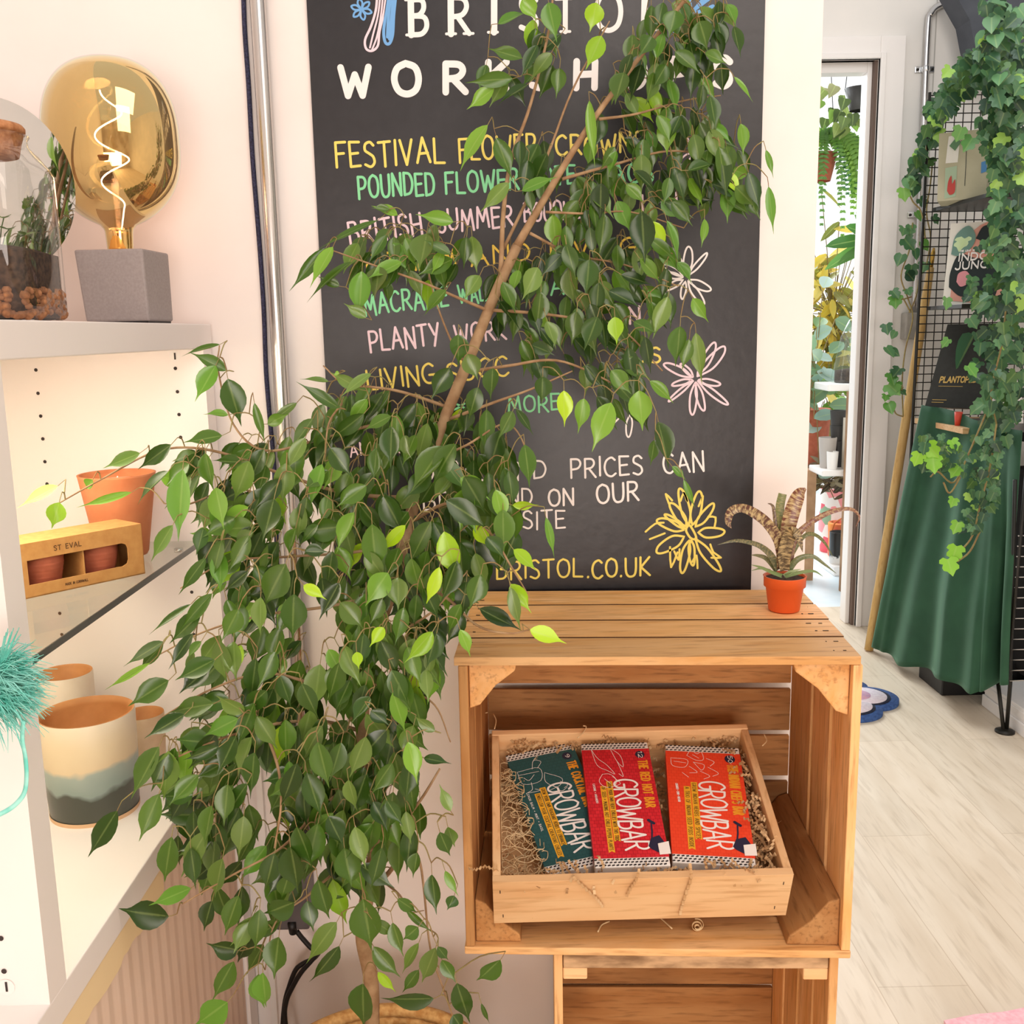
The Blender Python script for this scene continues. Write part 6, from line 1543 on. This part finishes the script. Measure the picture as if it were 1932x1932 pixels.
# ------------------------------------------------------------------ rugs on the floor
m = MB(); c = aZ(1520, 1318, 0); M_bluefelt = noisy('blue_wool', '#41639f', '#2f4a80', 90, .95, bump=.6); rg = thing('tufted_rug', 'scalloped tufted flower rug with blue edge on the floor behind the crates', 'rug', (c.x + .1, c.y, 0))
ctr = (1.13, 3.36)


def rug(sc, z, r0, mtl, nm):
    m = MB(); n = 120; vs = [(ctr[0], ctr[1], z)]
    for i in range(n):
        t = 2 * math.pi * i / n; r = r0 * (1 - .22 * (1 - abs(math.cos(2.5 * (t + .12))) ** .7)); r = r * 1.0 + sc; vs.append((ctr[0] + r * math.cos(t), ctr[1] + r * .95 * math.sin(t), z))
    k_ = len(vs); lo_ = [(x, y, 0.0005) for x, y, _ in vs[1:]]
    m.add(vs + lo_, [(0, 1 + i, 1 + (i + 1) % n) for i in range(n)] + [(1 + i, k_ + i, k_ + (i + 1) % n, 1 + (i + 1) % n) for i in range(n)], True); m.build(nm, mtl, rg)


rug(0, .016, .225, M_bluefelt, 'blue_border'); rug(-.028, .0195, .225, noisy('navy_wool', '#262a3f', '#1b1e30', 90, .95), 'navy_ring'); rug(-.04, .022, .225, noisy('white_wool', '#f1e6ec', '#e3d3de', 90, .95, bump=.6), 'white_petals'); rug(-.095, .025, .225, noisy('lilac_wool', '#d3a9cf', '#e5b3c4', 90, .95), 'lilac_centre')
m = MB(); A = [aZ(1780, 1938, 0), aZ(1840, 1926, 0), aZ(1890, 1922, 0), aZ(1940, 1912, 0)]; pts = [(p.x, p.y) for p in A] + [(1.25, 1.62), (1.3, 1.2), (.8, 1.2)]
m.prism(pts, lambda a, b_, h: (a, b_, .0005 + h), .014); o = m.build('pink_rug', noisy('pink_wool', '#eeb0bb', '#f4c6cd', 120, .95, bump=.6), None, (1.0, 1.4, 0)); tag(o, 'pink tufted rug just showing at the bottom right corner', 'rug')

# ------------------------------------------------------------------ glasshouse beyond the doorway
M_wp = mat('white_ceramic', '#f4f2ee', .3); M_gp = mat('grey_ceramic', '#b9b2ab', .5); M_kp = mat('charcoal_ceramic', '#3a3836', .5); M_bw = noisy('brown_timber', '#b08a66', '#94704f', 14, .7)


def pot(nm, lb, px, base, wpx, hpx, Y, mt, foot=.78, grp=None, z=None):
    c = aY(px, base, Y); r = wpx / 2 / F * Y; h = hpx / F * Y; zz = c.z if z is None else z
    o = thing(nm, lb, 'pot', (c.x, Y, zz), grp); m = MB(); m.lathe((c.x, Y, zz), [(r * foot, 0), (r * (foot + .04), .004), (r, h - .004), (r * .99, h), (r * .9, h), (r * .86, h * .85), (.001, h * .84)], 32, caps=False); m.build('pot_wall', mt, o); return o


YG1 = 4.95
shx = lambda px, Y: aY(px, 700, Y).x
gsf = thing('pot_shelf', 'white two tier plant shelf with wooden upright inside the glasshouse doorway', 'shelf', (shx(1580, YG1), YG1, 0))
za = aY(1580, 722, YG1).z; zb2 = aY(1570, 882, YG1).z
m = MB(); m.box((shx(1551, YG1), YG1 - .1, za - .035), (shx(1680, YG1), YG1 + .12, za)); m.build('shelf_board', M_trim, gsf, bevel=.006)
m = MB(); m.box((shx(1546, YG1), YG1 - .1, zb2 - .03), (shx(1680, YG1), YG1 + .12, zb2)); m.build('shelf_board', M_trim, gsf, bevel=.006)
x = shx(1601, YG1 - .12); m = MB(); m.box((x, YG1 - .135, 0), (x + .03, YG1 - .105, za - .036)); m.build('upright', M_bw, gsf)
pot('beige_pot', 'tall beige pot at the left end of the lower glasshouse shelf', 1560, 878, 34, 58, YG1, M_gp, .72, 'pots on the glasshouse shelf', zb2)
pot('white_pot', 'small white pot in front of the stacked pots on the glasshouse shelf', 1570, 878, 22, 34, YG1 - .06, M_wp, .8, 'pots on the glasshouse shelf', zb2)
for i in range(3): pot('charcoal_pot', ['lowest charcoal pot of the stack on the glasshouse shelf', 'middle charcoal pot of the stack on the glasshouse shelf', 'topmost charcoal pot of the stack on the glasshouse shelf'][i], 1580, 878 - i * 28, 30, 50, YG1 + .03, M_kp, .68, 'stacked charcoal pots', zb2 + i * .075)
c = aY(1592, 878, YG1); m = MB(); m.box((c.x - .022, YG1 - .09, zb2), (c.x + .03, YG1 - .03, zb2 + .25)); wbx_ = thing('wave_box', 'cream box with a green wavy stripe on the glasshouse shelf', 'box', (c.x, YG1 - .06, zb2)); m.build('carton', mat('cream_card', '#e9e0cf', .6), wbx_)
m = MB(); fr6 = lambda a, b_, h: V((c.x + a, YG1 - .0905 - h, zb2 + b_)); m.stroke([(.004 + .010 * math.sin(k_ * .8), .005 + k_ * .009) for k_ in range(15)], .012, fr6, .0003); m.build('printed_wave', mat('print_jade', '#5fae8a', .6), wbx_)
# glass dome
c = aY(1602, 716, YG1); m = MB(); gd = thing('glass_terrarium', 'glass terrarium with a pointed top on the upper glasshouse shelf', 'terrarium', (c.x, YG1, za)); m.lathe((c.x, YG1, za), [(.085, .002), (.09, .02), (.05, .22), (.012, .30), (.001, .305)], 8, caps=False); m.build('terrarium_glass', clear('terrarium_glass', (.9, .97, .95), .1), gd)
m = MB(); m.lathe((c.x, YG1, za), [(.07, .003), (.07, .06), (.001, .07)], 14); m.build('soil', M_soil, gd)
# terracotta fluted pot with blue grey plant
YT = 5.3; pot('terracotta_planter', 'large fluted terracotta planter left of the glasshouse shelf', 1528, 880, 70, 110, YT, M_terra2, .8)


def spray(nm, lb, px, py, Y, cnt, spread, ln, w, cols, seed, down=.0, prof=OVAL, base=None, stem='#6d7a45', cat='plant'):
    """rosette of arching blades in 3D around a centre"""
    rr = random.Random(seed); c = aY(px, py, Y); o = thing(nm, lb, cat, tuple(c if base is None else V(base))); m = MB(); k = Y / F
    st_ = MB()
    if base is not None: st_.tube([tuple(V(base)), tuple((V(base) + c) / 2 + V((.01, 0, 0))), tuple(c)], .012, 8)
    for i in range(cnt):
        p = c + V((rr.gauss(0, spread[0] * .5), rr.gauss(0, spread[0] * .35), rr.gauss(0, spread[1] * .5))) * k
        a_ = rr.uniform(0, 6.28); d = V((math.cos(a_), math.sin(a_) * .7, rr.uniform(-.9, .9) - down)).normalized(); L_ = ln * k * rr.uniform(.7, 1.2)
        m.c = lin(rr.choice(cols)); leaf(m, p, p + d * L_, w * k * rr.uniform(.8, 1.2), (rr.gauss(0, .4), -1, .6), .15, .2, prof=prof)
        st_.tube([tuple(p), tuple(c + (p - c) * .3 + V((0, 0, -.01)))], .0025, 5, False)
    m.build('foliage', M_leaf2, o); st_.build('stems', M_twig, o)
    return o


spray('blue_leaved_plant', 'blue grey broad leaved plant over the terracotta planter', 1538, 700, 5.15, 34, (50, 110), 46, 28, ['#8fb0a0', '#b9d0c8', '#7c9b78', '#a5c4b4', '#6f8f5c'], 5)
dr_ = spray('yellow_dracaena', 'bushy yellow variegated dracaena seen through the doorway', 1572, 590, 5.6, 150, (70, 150), 52, 15, ['#d9c04a', '#e3cd5c', '#c9ad3a', '#8c8a3a', '#6d7434', '#b79c36', '#ecd97a'], 6, .5, LANCE, (aY(1565, 760, 5.6).x, 5.6, .0))
spray('green_shrub', 'green leafy plant under the yellow dracaena', 1560, 735, 5.7, 60, (70, 90), 34, 15, ['#7fae3e', '#96c04c', '#5f8c34', '#8fb850'], 8)
# cut leaf plant
ml = thing('split_leaf_plant', 'dark split leaf reaching in from the right of the doorway', 'plant', tuple(aY(1650, 470, 5.0))); m = MB()
for a, b_, w_ in [((1640, 450), (1560, 462), 26), ((1640, 455), (1558, 506), 22), ((1640, 460), (1582, 496), 18), ((1640, 445), (1598, 425), 24), ((1640, 440), (1615, 405), 22), ((1650, 470), (1640, 440), 14)]:
    m.c = lin(rn.choice(['#4a7a38', '#5a8a3e', '#3f6c30'])); leaf(m, aY(*a, 5.0), aY(*b_, 4.95), w_ / F * 5, (0, -1, .5), .1, .2, prof=OVAL)
m.build('foliage', M_leaf2, ml)
# hanging baskets
hp1 = aY(1622, 188, 5.0)
hb = thing('hanging_basket', 'dark hanging basket with heart shaped leaves at the top of the doorway', 'hanging plant', tuple(hp1)); m = MB(); r = .075; m.lathe((hp1.x, 5.0, hp1.z - .05), [(r * .6, 0), (r, .10), (r * .9, .10), (.001, .09)], 24, caps=False); m.build('basket_pot', M_kp, hb)
m = MB(); [m.tube([(hp1.x + dx, 5.0, hp1.z + .05), (hp1.x, 5.0, hp1.z + .8)], .002, 5) for dx in (-.07, .07)]; m.build('hanger_wires', M_blackmetal, hb)
m = MB(); rr = random.Random(31)
for i in range(46):
    a_ = rr.uniform(0, 6.28); rd = rr.uniform(.06, .24); p = hp1 + V((math.cos(a_) * rd - .04, math.sin(a_) * rd * .7, rr.uniform(-.14, .12))); m.c = lin(rr.choice(['#5c6f3a', '#7f8f4e', '#4a5c30', '#8a8a62', '#6f8f3e'])); leaf(m, p, p + V((math.cos(a_) * .06, -.02, -.06)), .06, (0, -1, .5), .15, .2, prof=[(0, .6), (.12, 1), (.35, .95), (.6, .66), (.82, .3), (1, .02)])
m.build('foliage', M_leaf2, hb)
fp_ = aY(1556, 290, 5.1)
fn = thing('hanging_fern', 'hanging fern with long fronds in a terracotta pot inside the doorway', 'hanging plant', tuple(fp_)); m = MB(); m.lathe((fp_.x - .03, 5.1, fp_.z - .13), [(.06, 0), (.09, .13), (.08, .13), (.001, .12)], 24, caps=False); m.build('basket_pot', M_terra2, fn)
m = MB(); [m.tube([(fp_.x - .03 + dx, 5.1, fp_.z), (fp_.x - .03, 5.1, fp_.z + .9)], .002, 5) for dx in (-.08, .08)]; m.build('hanger_wires', M_blackmetal, fn)
m = MB(); rr = random.Random(8)
for i in range(46):
    a_ = rr.uniform(-.5, 3.6) if i % 3 else rr.uniform(-1.2, .6); L_ = rr.uniform(.15, .36); dr2 = V((math.cos(a_), -abs(math.sin(a_)) * .7, 0)); p0 = fp_ + V((0, 0, .05)); pr = None
    cc_ = lin(rr.choice(['#6f9c3a', '#5c8a34', '#8ab548', '#4f7a34', '#4a7a50']))
    for s_ in range(26):
        t_ = s_ / 25; p = p0 + dr2 * L_ * .9 * math.sin(t_ * 1.5) + V((0, 0, .10 * math.sin(t_ * math.pi * .9) * (1 - t_) - .42 * L_ / .3 * t_ ** 2.0))
        if pr is not None:
            d = (p - pr).normalized(); sd = d.cross(V((0, -1, .3))).normalized(); m.c = cc_; wl_ = .05 * (1 - .8 * t_) * rr.uniform(.8, 1.1)
            for sg in (-1, 1): leaf(m, p, p + sd * sg * wl_ + d * .012, .016, (0, -1, .3), .05, .1, prof=[(0, .4), (.4, 1), (1, .05)])
        pr = p
m.build('fronds', M_leaf2, fn)
# brown rosette plant, timber, flower pot, coral bag, dipped pot
spray('brown_rosette', 'brown leaved plant under the glasshouse shelf', 1560, 905, 5.2, 60, (60, 36), 30, 9, ['#5d4a38', '#75604a', '#8f8268', '#463626', '#a59b84'], 15, -.3, LANCE)
A = aY(1519, 985, 5.1); m = MB(); m.box((A.x - .06, 5.05, 0), (A.x + .035, 5.15, aY(1519, 885, 5.1).z)); o = m.build('timber_post', M_bw, None, (A.x, 5.1, 0)); tag(o, 'brown timber block standing beside the doorway edge', 'timber')
M_flor = mat('floral_print', '#f4f0ea', .4); N, L, b = nodes(M_flor); tc = N.new('ShaderNodeTexCoord'); vo = N.new('ShaderNodeTexVoronoi'); vo.inputs['Scale'].default_value = 13; L.new(tc.outputs['Object'], vo.inputs['Vector']); cr = N.new('ShaderNodeValToRGB'); e = cr.color_ramp.elements
cr.color_ramp.interpolation = 'CONSTANT'; e[0].position = 0; e[0].color = lin('#ea5a6a'); e[1].position = .75; e[1].color = lin('#f4f0ea')
for po, c_ in ((.18, '#f39a9c'), (.34, '#f4ede4'), (.48, '#8fae86'), (.56, '#f4ede4')): q = e.new(po); q.color = lin(c_)
sx_ = N.new('ShaderNodeSeparateColor'); L.new(vo.outputs['Color'], sx_.inputs[0]); L.new(sx_.outputs[0], cr.inputs[0]); L.new(cr.outputs[0], b.inputs['Base Color'])
zfl = .05; YFL = aZ(1565, 1042, zfl).y
stp = MB(); stp.box((aY(1536, 1045, YFL).x, YFL - .35, 0), (aY(1720, 1045, YFL).x, YFL + .3, zfl)); o = stp.build('white_step', M_trim, None, (aY(1600, 1045, YFL).x, YFL, 0), bevel=.004); tag(o, 'low white step carrying the floral pot inside the doorway', 'step')
pot('floral_pot', 'large white pot with a pink flower print inside the doorway', 1575, 1040, 66, 124, YFL + .05, M_flor, .95, None, zfl)
YBG = YFL - .14; c = aY(1582, 1012, YBG); pb_ = thing('coral_bag', 'coral and orange folded paper bag in front of the floral pot', 'bag', (c.x, YBG, zfl)); m = MB(); r = .055
m.lathe((c.x, YBG, zfl), [(r * .8, 0), (r, .02), (r * 1.02, .12), (r * 1.1, .19), (r * .95, .20), (r * .9, .12)], 10); m.build('bag_body', noisy('coral_paper', '#ee6d55', '#f2a23f', 9, .7), pb_)
m = MB(); m.tube(smooth([(c.x - .05, YBG - .06, zfl + .02), (c.x - .06, YBG - .065, zfl + .12), (c.x - .045, YBG - .06, zfl + .2), (c.x, YBG - .05, zfl + .23)], 5), .004, 6); m.build('bag_handle', mat('orange_cord', '#d9732f', .6), pb_)
M_dip = mat('dipped_ceramic', '#262523', .35); N, L, b = nodes(M_dip); tc = N.new('ShaderNodeTexCoord'); sp = N.new('ShaderNodeSeparateXYZ'); L.new(tc.outputs['Object'], sp.inputs[0]); nz = N.new('ShaderNodeTexNoise'); nz.inputs['Scale'].default_value = 60; L.new(tc.outputs['Object'], nz.inputs['Vector']); mm = N.new('ShaderNodeMath'); mm.operation = 'MULTIPLY_ADD'; mm.inputs[1].default_value = .05; L.new(nz.outputs['Fac'], mm.inputs[0]); L.new(sp.outputs[2], mm.inputs[2]); mr_ = N.new('ShaderNodeMapRange'); mr_.inputs[1].default_value = .058; mr_.inputs[2].default_value = .068; L.new(mm.outputs[0], mr_.inputs[0]); mx = N.new('ShaderNodeMix'); mx.data_type = 'RGBA'; L.new(mr_.outputs[0], mx.inputs['Factor']); mx.inputs['A'].default_value = lin('#e8e4de'); mx.inputs['B'].default_value = lin('#262523'); L.new(mx.outputs['Result'], b.inputs['Base Color'])
pot('dipped_pot', 'black pot with a white dripped foot on the step inside the doorway', 1582, 1042, 36, 62, YFL - .26, M_dip, .92, None, zfl)
